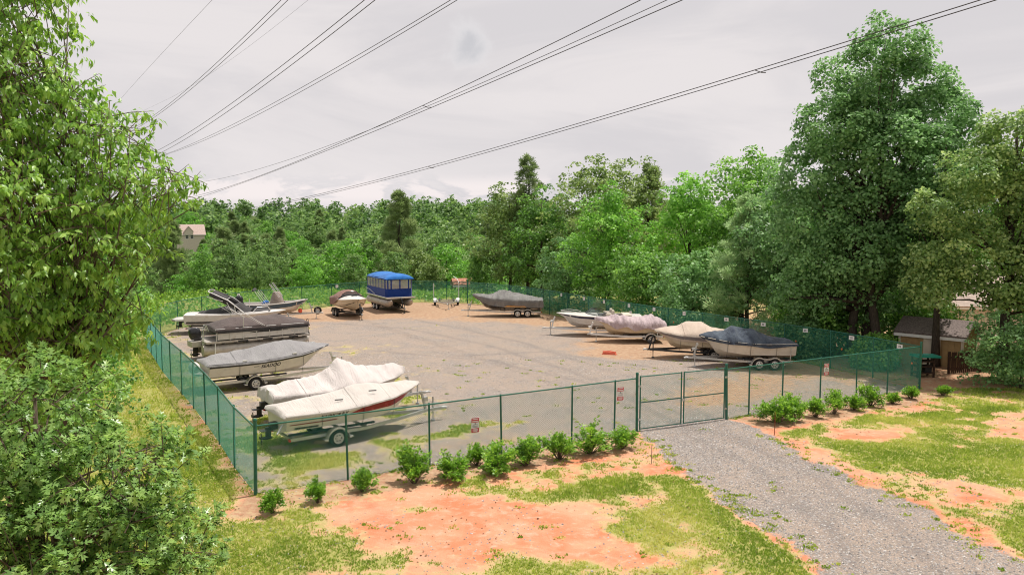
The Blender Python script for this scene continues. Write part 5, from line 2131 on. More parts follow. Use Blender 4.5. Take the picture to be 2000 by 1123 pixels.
def make_tree(name, loc, label, mt, kind='broad', h=12., w=8., base=2.5, n_clump=300, per=26, size=.26, cr=.62, seed=1, trunk_r=.2, bark=None,
              shape='round', lobes=None, n_limb=22, forks=1, group=None, inner=.45, tint0=.5, n_lobe=11, lean=(0, 0), tpl='card', droop=0., cat='tree', up=.7, trunk_f=.93):
    r = np.random.default_rng(seed)
    root = empty(name, loc, 0, label, cat, group)
    if kind == 'pine':
        V, F, T_, C = pine_crown(r, h, w, base, n_clump, per, size, tint0)
    else:
        lb = lobes or auto_lobes(r, h, w, base, n_lobe, shape=shape)
        n_clump, per, size, cr = int(n_clump * .85), int(per * 1.75), size * .84, cr * 1.22
        V, F, T_, C = broad_crown(r, lb, n_clump, per, size, cr, tpl, inner, up, droop, tint0)
    crown_obj(V, F, T_, mt, root)
    tm = trunk_mesh(r, trunk_r, h * trunk_f, C, n_limb, lean, .3, forks=forks)
    link('trunk', tm, root, bark or M_bark2)
    return root


# --- the row of trees behind the right fence
RG = 'trees behind the right fence'
make_tree('oak_tree', (-.2, 84.5, gz(-.2, 84)), 'olive-green tree at the left end of the row behind the right fence', L_olive, h=11.4, w=8.0, base=1.0, seed=21, n_clump=330, size=.30, group=RG, tint0=.35)
make_tree('maple_tree', (3.0, 79.5, 0), 'dark green tree below the pointed pine behind the right fence', L_mid, h=10.8, w=7.5, base=.6, seed=22, n_clump=300, size=.28, group=RG, tint0=.4)
make_tree('pine_tree', (1.7, 83, 0), 'narrow pointed pine rising above the row of trees', L_pine, 'pine', h=14.2, w=5.0, base=6.0, n_clump=60, per=13, size=.40, seed=23, trunk_r=.17, group=RG, n_limb=50)
make_tree('oak_tree', (8.6, 74.5, 0), 'wide olive-brown oak with a domed top behind the right fence', L_olive, h=13.2, w=11.0, base=2.2, seed=24, n_clump=480, size=.30, cr=.7, group=RG, tint0=.45, n_lobe=14)
make_tree('pine_tree', (13.0, 76, 0), 'tall brownish pine between the domed oak and the bright maples', L_pine, 'pine', h=12.8, w=6.0, base=3.5, n_clump=90, per=17, size=.40, seed=25, trunk_r=.2, group=RG, tint0=.6, n_limb=60)
make_tree('maple_tree', (7.8, 64.5, 0), 'left of the two bright green maples behind the right fence', L_bright, h=11.0, w=6.2, base=.4, seed=26, n_clump=340, size=.24, cr=.55, shape='oval', group=RG)
make_tree('maple_tree', (13.9, 62.5, 0), 'right of the two bright green maples behind the right fence', L_bright, h=11.3, w=6.8, base=.8, seed=27, n_clump=360, size=.24, cr=.55, shape='oval', group=RG)
make_tree('tulip_tree', (17.4, 60, 0), 'tall lobed green tree just left of the biggest tree', L_mid, h=12.9, w=7.4, base=1.2, seed=28, n_clump=470, size=.25, cr=.6, shape='oval', group=RG, tint0=.62, n_lobe=14)
make_tree('cedar_tree', (15.6, 52.5, 0), 'grey-green drooping cedar hanging over the right fence', L_cedar, 'pine', h=9.2, w=6.4, base=.6, n_clump=120, per=24, size=.34, seed=29, trunk_r=.16, group=RG, tint0=.80, n_limb=60)
make_tree('tulip_tree', (20.8, 56, 0), 'light green tree in the gap left of the biggest tree', L_bright, h=9.4, w=5.6, base=.6, seed=30, n_clump=260, size=.24, group=RG, tint0=.42)
make_tree('understory_tree', (9.8, 59.5, 0), 'low leafy tree leaning on the fence behind the white runabout', L_mid, h=5.4, w=5.4, base=.3, seed=31, n_clump=240, size=.22, cr=.5, group=RG, tint0=.5, trunk_r=.1)
make_tree('understory_tree', (4.9, 68.5, 0), 'low dark tree behind the grey tarped boat', L_dark, h=6.2, w=5.5, base=.3, seed=32, n_clump=220, size=.24, cr=.5, group=RG, tint0=.45, trunk_r=.1)
make_tree('understory_tree', (12.6, 55.2, 0), 'low dark tree behind the pink-tarped boat', L_dark, h=5.2, w=5.2, base=.2, seed=33, n_clump=230, size=.22, cr=.5, group=RG, tint0=.5, trunk_r=.1)
make_tree('understory_tree', (18.2, 48.2, 0), 'low leafy tree behind the tan-covered boat', L_mid, h=4.8, w=5.0, base=.2, seed=34, n_clump=230, size=.20, cr=.45, group=RG, tint0=.5, trunk_r=.1)
# the biggest tree: several stems, lobed crown
r_ = np.random.default_rng(5)
lb = [(-3.0, 0, 7.6, 2.2, 2.0, 1.7), (-3.3, .4, 10.2, 2.0, 1.9, 1.8), (-2.2, -.5, 12.9, 2.0, 1.9, 1.7), (-1.0, .3, 15.4, 1.8, 1.8, 1.7), (.3, 0, 17.2, 1.3, 1.4, 1.4),
      (1.9, .2, 17.0, 1.2, 1.3, 1.5), (2.4, .4, 15.0, 1.9, 1.8, 1.6), (3.4, 0, 13.2, 1.9, 1.9, 1.7), (3.6, .3, 10.9, 1.9, 1.9, 1.6), (2.4, -.6, 8.6, 2.0, 1.9, 1.5),
      (.2, -1.4, 11.6, 2.0, 1.7, 1.9), (.6, -1.2, 8.2, 2.1, 1.8, 1.6), (-1.2, -1.2, 6.0, 2.3, 1.9, 1.4), (.6, .9, 13.8, 2.2, 1.9, 2.0), (1.6, -.8, 6.1, 1.9, 1.8, 1.2), (-3.0, -.3, 5.3, 1.9, 1.8, 1.2), (-.6, .4, 10, 2.4, 2.2, 4.6), (3.3, .2, 5.0, 1.6, 1.6, 1.0), (-.8, .8, 4.0, 2.4, 1.8, 1.0), (1.2, .5, 3.6, 2.4, 1.8, .9), (-3.2, .3, 3.6, 2.0, 1.8, 1.2), (3.0, .2, 7.0, 1.9, 1.8, 1.3)]
make_tree('maple_tree', (19.9, 44.5, 0), 'tallest dark green tree with a broad lobed crown at the right', L_dark, h=18.0, seed=35, lobes=lb, n_clump=1650, per=36, size=.22, cr=.58, trunk_r=.50, forks=3, n_limb=90, group=RG, tint0=.60, inner=.55, trunk_f=.62)
make_tree('slender_tree', (22.6, 42.0, 0), 'slender dark-trunked tree just behind the right corner post', L_dark, h=13.5, w=4.6, base=5.2, seed=36, n_clump=170, size=.20, cr=.5, trunk_r=.20, group=RG, tint0=.4)
make_tree('slender_tree', (17.2, 50.8, 0), 'dark tree filling the gap left of the biggest trunk', L_dark, h=10.0, w=6.5, base=1.5, seed=46, n_clump=260, size=.24, group=RG, tint0=.35)
make_tree('oak_tree', (24.3, 38.8, gz(24.3, 38.8)), 'olive and pale green oak cut by the right edge of the picture', L_pale, h=13.2, seed=37, lobes=[(-3.0, 0, 8.2, 1.7, 1.7, 1.2), (-2.2, -.6, 6.2, 1.6, 1.5, 1.0), (-1.6, 0, 10.0, 1.8, 1.8, 1.2), (.3, .2, 11.8, 1.9, 1.9, 1.3), (2.6, 0, 12.4, 2.4, 2.2, 1.6), (1.2, -1.0, 8.9, 2.3, 2.0, 1.6), (3.2, 0, 9.6, 2.6, 2.2, 2.0), (-.8, -.9, 4.6, 1.6, 1.3, .8), (-3.7, .2, 4.5, 1.2, 1.1, .8), (-3.2, .2, 5.8, 1.3, 1.2, .8), (1.0, -.5, 4.2, 1.8, 1.4, .8), (-2.4, 0, 4.9, 1.2, 1.2, .6), (.6, -.6, 7.4, 2, 1.6, 1.2), (1.4, -1.2, 5.9, 2.2, 1.8, 1.2), (3.4, -.8, 6.4, 2.2, 2.0, 1.5), (2.6, -1, 3.6, 2.2, 1.8, .9)], n_clump=1000, per=34, size=.20, cr=.5, trunk_r=.26, n_limb=50, group=RG, tint0=.52)
make_tree('understory_tree', (23.6, 36.4, gz(23.6, 36.4)), 'low dark bushy tree at the right edge near the ground', L_dark, h=2.9, w=4.6, base=.1, seed=38, n_clump=230, size=.16, cr=.38, group=RG, tint0=.55, trunk_r=.08)
make_tree('maple_tree', (29.5, 47.0, gz(29.5, 47)), 'green tree behind the shed at the far right', L_mid, h=13, w=8.5, base=4.5, seed=39, n_clump=320, size=.26, group=RG, tint0=.5)
make_tree('maple_tree', (27.0, 58.0, gz(27, 58)), 'dark tree filling the gap between the biggest tree and the house', L_mid, h=13, w=7.5, base=3.5, seed=40, n_clump=300, size=.26, group=RG, tint0=.42)

for k, (x, y, h_, w_, nm) in enumerate(((17.6, 46.4, 3.6, 4.4, 'leafy bush left of the biggest trunk'), (20.6, 47.4, 4.6, 5.0, 'dark bush behind the biggest trunk'), (23.8, 47.6, 4.2, 4.6, 'bush between the biggest trunk and the shed'), (16.6, 45.0, 2.0, 2.6, 'small bush at the fence behind the navy-covered boat'), (26.8, 51.0, 5.5, 6.0, 'tall bush hiding the left part of the house'), (31.0, 44.0, 6.5, 6.0, 'tall bush behind the picket fence at the far right'), (19.2, 41.6, 1.4, 1.8, 'knee-high bush inside the tree shade near the corner'), (28.2, 42.0, 4.6, 5.2, 'round bush hiding the right part of the house'))):
    make_tree('bush', (x, y, gz(x, y)), nm, L_dark if k % 2 else L_mid, h=h_, w=w_, base=.05, seed=400 + k, n_clump=210, size=.19, cr=.42, group='bushes under the right trees', tint0=.5, trunk_r=.05, n_limb=14, cat='bush')

# --- foreground trees at the left -----------------------------------------
def split_leaves(P, A, N, S, t, tpl, mt, parent, n_single=300):
    """the leaves that show largest become parts of their own, the rest one crown"""
    d = np.linalg.norm(P - np.array(parent['cam_local']), axis=1) / S
    # prefer leaves in the camera's field
    order = np.argsort(d)
    singles = order[:n_single]
    rest = order[n_single:]
    V, F, T_ = leaf_arrays(P[rest], A[rest], N[rest], S[rest], t[rest], tpl)
    o = crown_obj(V, F, T_, mt, parent)
    o['kind'] = 'stuff'
    tv, tf = TPL[tpl]
    protos = []
    for q in range(5):
        me = np_mesh('leaf', tv, tf, False, np.full(len(tv), .2 + .15 * q))
        me.materials.append(mt)
        protos.append(me)
    A = unit(A)
    for i in singles:
        a = Vector(A[i]); n_ = Vector(N[i])
        xv = a.cross(n_).normalized()
        zv = xv.cross(a)
        M = Matrix((xv, a, zv)).transposed().to_4x4()
        M.translation = Vector(P[i])
        o = link('leaf', protos[min(4, max(0, int(round((t[i] - .2) / .15))))], parent)
        o.matrix_basis = M @ Matrix.Scale(float(S[i]), 4)


def twig_leaves(r, lobes, n_twig, per, size, tpl, twig_len, droop, inner, tint0, tv_=.2, whorl=False):
    C, d = crown_clumps(r, lobes, n_twig, inner)
    n = len(C)
    td = unit(d * .8 + rand_dir(r, n) * .55 + np.array([0, 0, .05 if whorl else -.1]))
    ct = tint0 + r.normal(size=n) * .14
    idx = np.repeat(np.arange(n), per)
    m_ = len(idx)
    if whorl:
        u = r.random(m_) ** 2 * .35
        P = C[idx] - td[idx] * (u * twig_len)[:, None]
        A = unit(td[idx] * r.uniform(.1, .9, m_)[:, None] + rand_dir(r, m_) * .95 + np.array([0, 0, -droop]))
    else:
        u = r.random(m_)
        P = C[idx] - td[idx] * (u * twig_len)[:, None] + r.normal(size=(m_, 3)) * .02
        A = unit(td[idx] * .45 + rand_dir(r, m_) * .75 + np.array([0, 0, -droop]))
    P = P + A * .02
    N = unit(np.array([0, 0, .9]) + d[idx] * .4 + r.normal(size=(m_, 3)) * .3)
    S = size * r.uniform(.65, 1.25, m_)
    t = np.clip(ct[idx] + r.normal(size=m_) * tv_, 0, 1)
    return P, A, N, S, t, C, td


def near_tree(name, loc, label, mt, lobes, n_twig, per, size, tpl, twig_len, droop, seed, trunk_r, h, whorl=False, inner=.35, tint0=.5, lean=(0, 0), n_limb=60, group='trees at the left edge', forks=1, fork=.28):
    r = np.random.default_rng(seed)
    root = empty(name, loc, 0, label, 'tree', group)
    root['cam_local'] = [0 - loc[0], 0 - loc[1], 7.8 - loc[2]]
    P, A, N, S, t, C, td = twig_leaves(r, lobes, n_twig, per, size, tpl, twig_len, droop, inner, tint0, whorl=whorl)
    split_leaves(P, A, N, S, t, tpl, mt, root)
    del root['cam_local']
    tm = trunk_mesh(r, trunk_r, h, C, n_limb, lean, fork, forks=forks, seg=9)
    link('trunk', tm, root, M_bark)
    # fine twigs carrying the leaves
    vs, fs = [], []
    b = MB()
    for k in range(0, len(C), 2):
        c, d = Vector(C[k]), Vector(td[k])
        b.tube([c - d * twig_len * 2.2 - Vector((0, 0, .06)), c - d * twig_len, c], [.009, .006, .003], 4)
    o = b.build('twig', M_bark, root)
    o['kind'] = 'stuff'
    return root


near_tree('sourwood_tree', (-7.45, 12.6, gz(-7.4, 12.6)), 'tall leafy tree with drooping yellow-green leaves at the upper left edge', L_left,
          [(-1.5, 0, 12.3, 1.5, 1.5, 1.3), (-.3, .2, 11.3, 1.2, 1.3, 1.1), (-1.6, -.2, 10.2, 1.7, 1.6, 1.2), (-.1, -.1, 9.9, 1.3, 1.3, 1.0), (.7, .1, 9.1, 1.3, 1.3, .85), (-.9, -.4, 8.9, 1.8, 1.6, 1.0), (1.35, 0, 8.25, 1.35, 1.2, .75), (-.2, -.6, 8.0, 1.9, 1.6, .9),
           (-1.8, 0, 7.7, 1.6, 1.6, 1.0), (.9, -.3, 7.3, 1.35, 1.2, .75), (-.5, -.7, 6.8, 1.8, 1.5, .9), (-1.9, -.4, 6.2, 1.6, 1.5, 1.1), (.7, -.1, 6.2, 1.3, 1.2, .75), (-.3, -.6, 5.6, 1.7, 1.3, .8)],
          3300, 14, .115, 'ovate', .34, .75, 71, .16, 9.6, inner=.35, tint0=.5, lean=(.5, .3), n_limb=90, fork=.52)
near_tree('oak_tree', (-5.9, 9.7, gz(-5.9, 9.7)), 'dark glossy oak with lobed leaves filling the lower left corner', L_oak,
          [(-.4, 0, 5.4, 1.5, 1.3, .9), (.9, -.1, 4.7, 1.2, 1.1, .75), (-.9, -.5, 4.5, 1.5, 1.2, .9), (.5, -.5, 3.9, 1.5, 1.2, .85), (1.15, .1, 3.7, 1.15, 1.1, .7), (-.7, -.7, 3.5, 1.6, 1.2, .9), (.8, -.3, 2.9, 1.4, 1.2, .8), (-.5, -.5, 2.6, 1.7, 1.3, .9), (1.0, 0, 2.0, 1.2, 1.1, .8)],
          1750, 11, .158, 'oak', .20, .35, 72, .14, 5.6, whorl=True, inner=.35, tint0=.48, n_limb=70)
near_tree('sourwood_tree', (-10.4, 16.2, gz(-10.4, 16.2)), 'second leafy tree behind the drooping one at the left edge', L_left,
          [(-.8, 0, 6.9, 1.9, 1.8, 1.3), (.6, 0, 6.0, 1.5, 1.5, 1.1), (-.9, -.4, 5.0, 2.0, 1.7, 1.2), (.9, -.2, 4.4, 1.5, 1.4, 1.0), (-1.0, 0, 8.8, 1.9, 1.8, 1.4), (-2.4, 0, 11.5, 2.2, 2, 2.0), (.2, -.4, 3.2, 1.9, 1.5, 1.0)],
          1500, 13, .13, 'ovate', .36, .6, 73, .15, 9.5, inner=.35, tint0=.42, n_limb=40, fork=.55)
make_tree('sapling_tree', (-15.3, 26.6, gz(-15.3, 26.6)), 'light green sapling outside the left fence', L_mid, h=6.2, w=4.4, base=.5, seed=74, n_clump=330, per=28, size=.15, cr=.36, trunk_r=.09, group='trees at the left edge', tint0=.6)
make_tree('sapling_tree', (-19.0, 31.0, gz(-19, 31)), 'taller green tree behind the sapling left of the fence', L_mid, h=9.0, w=6.5, base=.5, seed=75, n_clump=330, per=28, size=.20, cr=.45, trunk_r=.12, group='trees at the left edge', tint0=.62)
make_tree('sapling_tree', (-25.0, 40.5, gz(-25, 40)), 'green tree left of the far bend of the fence', L_bright, h=8.0, w=7, base=.3, seed=76, n_clump=300, per=28, size=.22, cr=.5, trunk_r=.12, group='trees at the left edge', tint0=.45)
make_tree('sapling_tree', (-29.5, 54.5, gz(-29.5, 54)), 'dense green tree beyond the far left bend of the fence', L_mid, h=7.0, w=7, base=.3, seed=77, n_clump=300, per=28, size=.24, cr=.5, trunk_r=.12, group='trees at the left edge', tint0=.55)

# --- shrubs along the front fence ------------------------------------------
def shrub_meshes(seed, w, h, leggy):
    r = np.random.default_rng(seed)
    n = int(r.integers(40, 56))
    V_, F_, T_ = [], [], []
    stems = MB()
    base = 0
    skew = r.normal(size=2) * .10
    ph = r.uniform(0, 6.28)
    for k in range(n):
        a_ = r.uniform(0, 2 * math.pi)
        sp = r.random() ** .6 * (1 + .32 * math.sin(2 * a_ + ph) + .2 * math.sin(3 * a_ + 2 * ph))
        tall = r.uniform(.12, 1.0) * (1.05 - .42 * min(1, sp) ** 2) * (1.3 if r.random() < .10 else 1)
        tip = np.array([math.cos(a_) * sp * w * .48 + skew[0] * tall, math.sin(a_) * sp * w * .48 + skew[1] * tall, h * (leggy + (1 - leggy) * tall)])
        m_ = int(r.integers(30, 58))
        u = r.random(m_) ** .6
        st_ = np.array([tip[0] * .15, tip[1] * .15, h * leggy * .4])
        P = st_ + (tip - st_) * (.42 + .58 * u)[:, None] + r.normal(size=(m_, 3)) * .048
        out_ = unit(tip - np.array([0, 0, h * .3]))
        A = unit(out_ * .9 + rand_dir(r, m_) * .75 + np.array([0, 0, .3]))
        N = unit(rand_dir(r, m_) * .6 + np.array([0, 0, .8]))
        S = r.uniform(.05, .095, m_)
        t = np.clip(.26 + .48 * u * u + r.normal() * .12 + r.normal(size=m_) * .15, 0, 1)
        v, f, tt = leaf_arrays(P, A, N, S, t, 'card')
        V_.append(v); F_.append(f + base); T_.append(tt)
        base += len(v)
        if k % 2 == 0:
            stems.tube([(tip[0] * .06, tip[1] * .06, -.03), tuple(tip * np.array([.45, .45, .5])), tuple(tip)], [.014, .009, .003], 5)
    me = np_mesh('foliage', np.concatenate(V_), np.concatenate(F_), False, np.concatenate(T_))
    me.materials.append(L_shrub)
    sm = bpy.data.meshes.new('stem')
    sm.from_pydata([tuple(p) for p in stems.v], [], stems.f)
    sm.materials.append(M_bark)
    return me, sm


SPEC = ((.85, .85, .30), (.95, .80, .18), (1.1, 1.0, .12), (.9, 1.05, .25), (1.0, .9, .2), (.7, .7, .25))
SHR = [(-6.42, 20.75, .95, 0, 'leftmost shrub, leggy, below the left corner post'), (-5.38, 21.5, .92, 0, 'second shrub from the left corner post'),
       (-4.3, 22.3, 1.0, 1, 'compact rounded third shrub from the left corner post'), (-2.9, 23.05, 1.18, 3, 'ragged taller fourth shrub from the left corner post'),
       (-1.75, 23.45, 1.12, 2, 'fifth shrub from the left corner post'), (-.62, 24.05, 1.22, 2, 'wide sixth shrub in the middle of the left row'),
       (.45, 24.9, 1.12, 3, 'seventh shrub of the left row'), (1.55, 25.55, 1.1, 3, 'eighth shrub of the left row'), (2.62, 26.15, 1.22, 2, 'ninth shrub of the left row below the fence post'),
       (3.78, 26.75, 1.12, 4, 'shrub nearest the left gate post'), (-1.1, 24.9, 1.0, 4, 'shrub tucked behind the fifth one against the fence'),
       (10.2, 30.15, 1.25, 2, 'big dense shrub nearest the right gate post'), (11.0, 30.6, 1.2, 2, 'second big shrub right of the gate'),
       (12.1, 31.2, 1.0, 3, 'third shrub right of the gate'), (13.05, 31.7, 1.05, 3, 'fourth shrub right of the gate'), (14.1, 32.35, .9, 4, 'fifth shrub right of the gate'),
       (15.15, 33.05, 1.08, 2, 'sixth shrub right of the gate'), (16.25, 33.5, .85, 5, 'small seventh shrub right of the gate'), (17.5, 34.4, .9, 5, 'small shrub near the right corner post'),
       (19.15, 34.9, .85, 5, 'tiny shrub beyond the right corner post')]
for k, (x, y, s, m_, nm) in enumerate(SHR):
    root = empty('shrub', (x, y, gz(x, y)), random.uniform(0, 6.28), nm, 'shrub', 'shrubs planted along the front fence')
    s *= .94 if k < 11 else 1
    wide = 1.12 if 3 <= k <= 9 else .98 if k > 10 else .86
    root.scale = (s * wide * random.uniform(.9, 1.12), s * wide * random.uniform(.9, 1.12), s * random.uniform(.74, .92))
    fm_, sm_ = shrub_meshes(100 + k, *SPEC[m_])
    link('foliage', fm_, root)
    link('stem', sm_, root)

# --- woods beyond ----------------------------------------------------------
PROT = []
for k, (kind, h, w, mt, sh, tn) in enumerate((('broad', 11, 8, L_far, 'round', .5), ('broad', 12, 7, L_mid, 'oval', .5), ('broad', 10, 8.5, L_bright, 'round', .35), ('pine', 14, 6, L_pine, '', .5), ('broad', 12, 9, L_far, 'round', .6), ('pine', 13, 6.5, L_pine, '', .65), ('broad', 9, 6, L_olive, 'oval', .4))):
    r = np.random.default_rng(200 + k)
    if kind == 'pine':
        V, F, T_, C = pine_crown(r, h, w, h * .22, 90, 15, .55, tn)
    else:
        V, F, T_, C = broad_crown(r, auto_lobes(r, h, w, h * .08, 12, shape=sh), 230, 26, .34, .66, 'card', .45, .7, 0, tn)
    me = np_mesh('crown', V, F, False, T_)
    me.materials.append(mt)
    tm = trunk_mesh(r, .2, h * .9, C, 14)
    tm.materials.append(M_bark2)
    PROT.append((me, tm, h))


def wood_tree(name, x, y, k, s, label, group, dz_=0., sw=1.):
    root = empty(name, (x, y, gz(x, y) + dz_), random.uniform(0, 6.28), label, 'tree', group)
    root.scale = (s * sw, s * sw, s)
    link('crown', PROT[k][0], root)
    link('trunk', PROT[k][1], root)
    return root


# single trees one can pick out behind the far fence
for (x, y, k, s, nm, lab) in (
        (-14.0, 99, 5, 1.04, 'pine_tree', 'broad dark pine behind the blue pontoon boat'),
        (-20.0, 97, 2, .86, 'maple_tree', 'bright yellow-green tree left of the blue pontoon boat'),
        (-25.5, 99, 2, .70, 'maple_tree', 'low bright tree above the maroon-covered boat'),
        (-29.0, 95, 4, .74, 'maple_tree', 'rounded grey-green tree above the fishing boat'),
        (-34.0, 97, 4, .84, 'maple_tree', 'wide rounded tree left of the fishing boat'),
        (-38.5, 93, 2, .55, 'maple_tree', 'small pointed bright tree above the tower boat'),
        (-42.5, 100, 3, .92, 'pine_tree', 'dark pine behind the small bright tree'),
        (-39.0, 108, 5, 1.02, 'pine_tree', 'taller dark pine below the distant house'),
        (-46.0, 104, 3, .9, 'pine_tree', 'dark pine half hidden by the left foreground leaves'),
        (-11.0, 95, 6, .78, 'oak_tree', 'olive tree right of the blue pontoon boat'),
        (-8.0, 97, 2, .80, 'maple_tree', 'bright green tree behind the empty trailer'),
        (-9.5, 104, 4, 1.0, 'maple_tree', 'taller green tree behind the empty trailer'),
        (-24.0, 108, 1, .95, 'tulip_tree', 'upright green tree behind the bright ones in the middle'),
        (-31.5, 112, 0, .95, 'tulip_tree', 'rounded dark tree in the second row left of the middle'),
        (-22.5, 86.5, 2, .42, 'understory_tree', 'low bright bush-tree just behind the fence left of the blue pontoon boat'),
        (-17.0, 85.5, 0, .40, 'understory_tree', 'low dark bush-tree just behind the fence beside the blue pontoon boat'),
        (-27.0, 84.0, 4, .40, 'understory_tree', 'low rounded bush-tree behind the fence above the fishing boat'),
        (-33.0, 84.0, 1, .46, 'understory_tree', 'low green tree behind the fence between the tower and fishing boats'),
        (-37.5, 80.0, 0, .44, 'understory_tree', 'low green tree behind the fence above the tower boat'),
        (-12.5, 84.5, 0, .42, 'understory_tree', 'low dark tree behind the fence right of the blue pontoon boat'),
        (-8.6, 85.0, 6, .45, 'understory_tree', 'low olive tree left of the red shed'),
        (-3.6, 83.5, 1, .40, 'understory_tree', 'low green tree right of the red shed'),
        (-84.0, 203, 4, .74, 'maple_tree', 'rounded tree in front of the distant house'),
        (-77.5, 200, 3, .80, 'pine_tree', 'dark pine right of the distant house'),
        (-17.5, 110, 6, 1.1, 'oak_tree', 'olive tree in the second row behind the pine')):
    wood_tree(nm, x, y, k, s * (1.0 if k in (3, 5) else .86) if y > 90 else s, lab, 'trees behind the far fence')
rr_ = np.random.default_rng(77)
KN = ['maple_tree', 'tulip_tree', 'maple_tree', 'pine_tree', 'maple_tree', 'pine_tree', 'oak_tree']
WOODS = [(-33.0, 262.7, 0, 0.84, 1.21), (-21.0, 313.8, 0, 1.07, 1.0), (-2.1, 154.6, 2, 0.98, 1.24), (-9.2, 292.4, 3, 1.09, 1.1), (-92.4, 286.7, 4, 0.73, 0.96), (-54.6, 243.8, 6, 1.09, 1.18), (-21.5, 268.1, 4, 0.81, 1.24), (-31.6, 193.6, 5, 1.05, 1.23), (-105.9, 244.4, 0, 0.72, 1.15), (-26.5, 250.8, 4, 1.12, 0.99), (-78.9, 227.3, 5, 1.06, 1.19), (-33.8, 231.8, 3, 0.91, 1.12), (-142.2, 314.8, 5, 1.09, 1.17), (-64.7, 294.2, 4, 0.92, 1.05), (-67.1, 199.7, 3, 0.95, 1.07), (-8.7, 233.7, 4, 0.95, 1.13), (-3.6, 205.0, 0, 1.1, 0.96), (-31.5, 278.2, 0, 0.91, 1.05), (-33.6, 104.6, 3, 0.76, 1.05), (-19.6, 105.3, 4, 0.91, 0.98), (-10.3, 259.9, 4, 0.89, 1.17), (3.9, 106.4, 0, 0.62, 1.1), (-52.0, 163.0, 0, 1.04, 1.25), (-54.5, 175.7, 3, 1.1, 1.2), (5.5, 113.3, 2, 0.8, 1.0), (0.5, 222.3, 4, 1.1, 1.05), (-7.3, 177.7, 0, 0.98, 0.95), (-29.5, 106.8, 3, 0.64, 1.03), (-47.2, 112.9, 3, 0.87, 1.01), (-4.4, 248.6, 3, 0.9, 1.06), (-98.3, 293.8, 4, 0.84, 1.2), (-8.6, 215.1, 0, 0.97, 1.0), (-75.8, 254.6, 1, 0.7, 1.21), (-74.2, 195.3, 2, 1.1, 1.01), (-117.0, 286.7, 4, 1.05, 1.03), (-3.8, 194.4, 1, 1.06, 1.16), (1.1, 124.1, 0, 0.65, 1.11), (-48.7, 275.5, 4, 1.02, 1.01), (-21.1, 125.1, 3, 0.93, 1.2), (-22.6, 209.6, 4, 1.08, 0.97), (2.2, 127.2, 0, 0.89, 1.01), (-69.1, 201.4, 4, 1.08, 1.04), (-83.9, 227.4, 4, 0.88, 1.01), (-58.3, 201.0, 5, 0.94, 1.05), (-13.3, 278.5, 2, 1.08, 1.13), (-81.4, 307.2, 1, 0.93, 1.05), (-35.7, 295.5, 0, 0.92, 0.99), (-45.3, 186.7, 4, 0.85, 1.2), (-76.4, 300.6, 4, 1.06, 1.24), (-65.6, 248.9, 2, 0.85, 1.14), (-77.9, 247.6, 4, 0.81, 1.16), (-42.6, 188.8, 3, 1.11, 0.96), (-76.0, 315.1, 3, 0.97, 1.22), (-38.2, 107.4, 0, 0.9, 1.09), (-82.4, 268.1, 1, 1.01, 1.03), (-74.1, 271.9, 0, 1.04, 1.03), (-111.2, 249.2, 4, 1.01, 1.01), (-9.3, 199.3, 3, 0.76, 1.06), (-62.8, 276.6, 4, 0.86, 1.06), (-2.5, 274.1, 3, 0.97, 0.97), (-13.5, 188.7, 3, 0.92, 0.98), (-12.4, 127.0, 3, 0.96, 1.24), (-44.2, 229.1, 4, 1.05, 0.98), (-18.8, 104.0, 1, 0.72, 1.02), (-5.1, 114.5, 4, 0.77, 1.04), (-113.8, 257.1, 1, 0.78, 1.07), (-75.2, 254.7, 5, 0.69, 1.22), (7.3, 252.2, 4, 1.11, 1.04), (-28.1, 120.2, 0, 0.93, 1.07), (-43.6, 254.0, 3, 0.97, 1.15), (-90.4, 257.7, 3, 0.99, 1.04), (-113.2, 284.6, 3, 1.04, 1.05), (-17.1, 237.5, 2, 1.03, 1.23), (-42.3, 220.7, 4, 1.07, 1.2), (2.4, 119.5, 0, 0.79, 0.99), (-15.7, 259.0, 4, 1.06, 1.06), (-46.9, 214.2, 0, 1.02, 1.01), (-90.9, 246.0, 3, 0.74, 1.02), (-3.0, 115.9, 2, 0.66, 1.2), (-68.8, 204.1, 4, 1.07, 1.13), (-60.8, 272.8, 0, 0.89, 1.1), (-7.8, 219.2, 0, 0.99, 1.02), (-15.6, 121.9, 4, 0.97, 1.02), (-73.0, 257.4, 2, 1.0, 1.22), (-56.0, 262.4, 3, 0.82, 1.1), (-80.0, 311.5, 3, 0.74, 0.99), (-112.1, 275.0, 2, 1.11, 1.16), (-17.7, 246.1, 3, 0.93, 1.02), (-40.1, 230.9, 5, 1.03, 1.17), (-53.3, 221.6, 0, 0.73, 1.14), (-72.8, 216.9, 3, 1.01, 1.08), (-68.0, 233.9, 5, 0.96, 1.1), (-88.0, 231.0, 2, 0.98, 1.24), (-43.9, 271.4, 0, 1.12, 1.14), (-8.6, 267.7, 4, 0.91, 1.08), (-29.2, 245.8, 4, 1.01, 1.02), (-25.7, 258.3, 0, 1.0, 1.03), (-4.3, 165.4, 4, 0.89, 1.2)]  #GEN
KD = ['rounded green tree', 'upright green tree', 'bright green tree', 'dark pine', 'wide green tree', 'greyish pine', 'olive tree']
MARKS = [(360, 'left of the distant house'), (420, 'around the distant house'), (480, 'above the tower boat'), (560, 'above the fishing boat'), (625, 'right of the fishing boat'), (705, 'above the maroon-covered boat'),
         (760, 'above the blue pontoon boat'), (815, 'right of the blue pontoon boat'), (870, 'above the empty trailer'), (930, 'above the red shed'), (5000, 'behind the tall row')]
ROWS = [(122, 'in the wood\'s front row'), (142, 'in the wood\'s second row'), (168, 'halfway up the wood'), (205, 'high on the wooded slope'), (260, 'near the slope top'), (999, 'on the far ridge')]
seen_ = {}
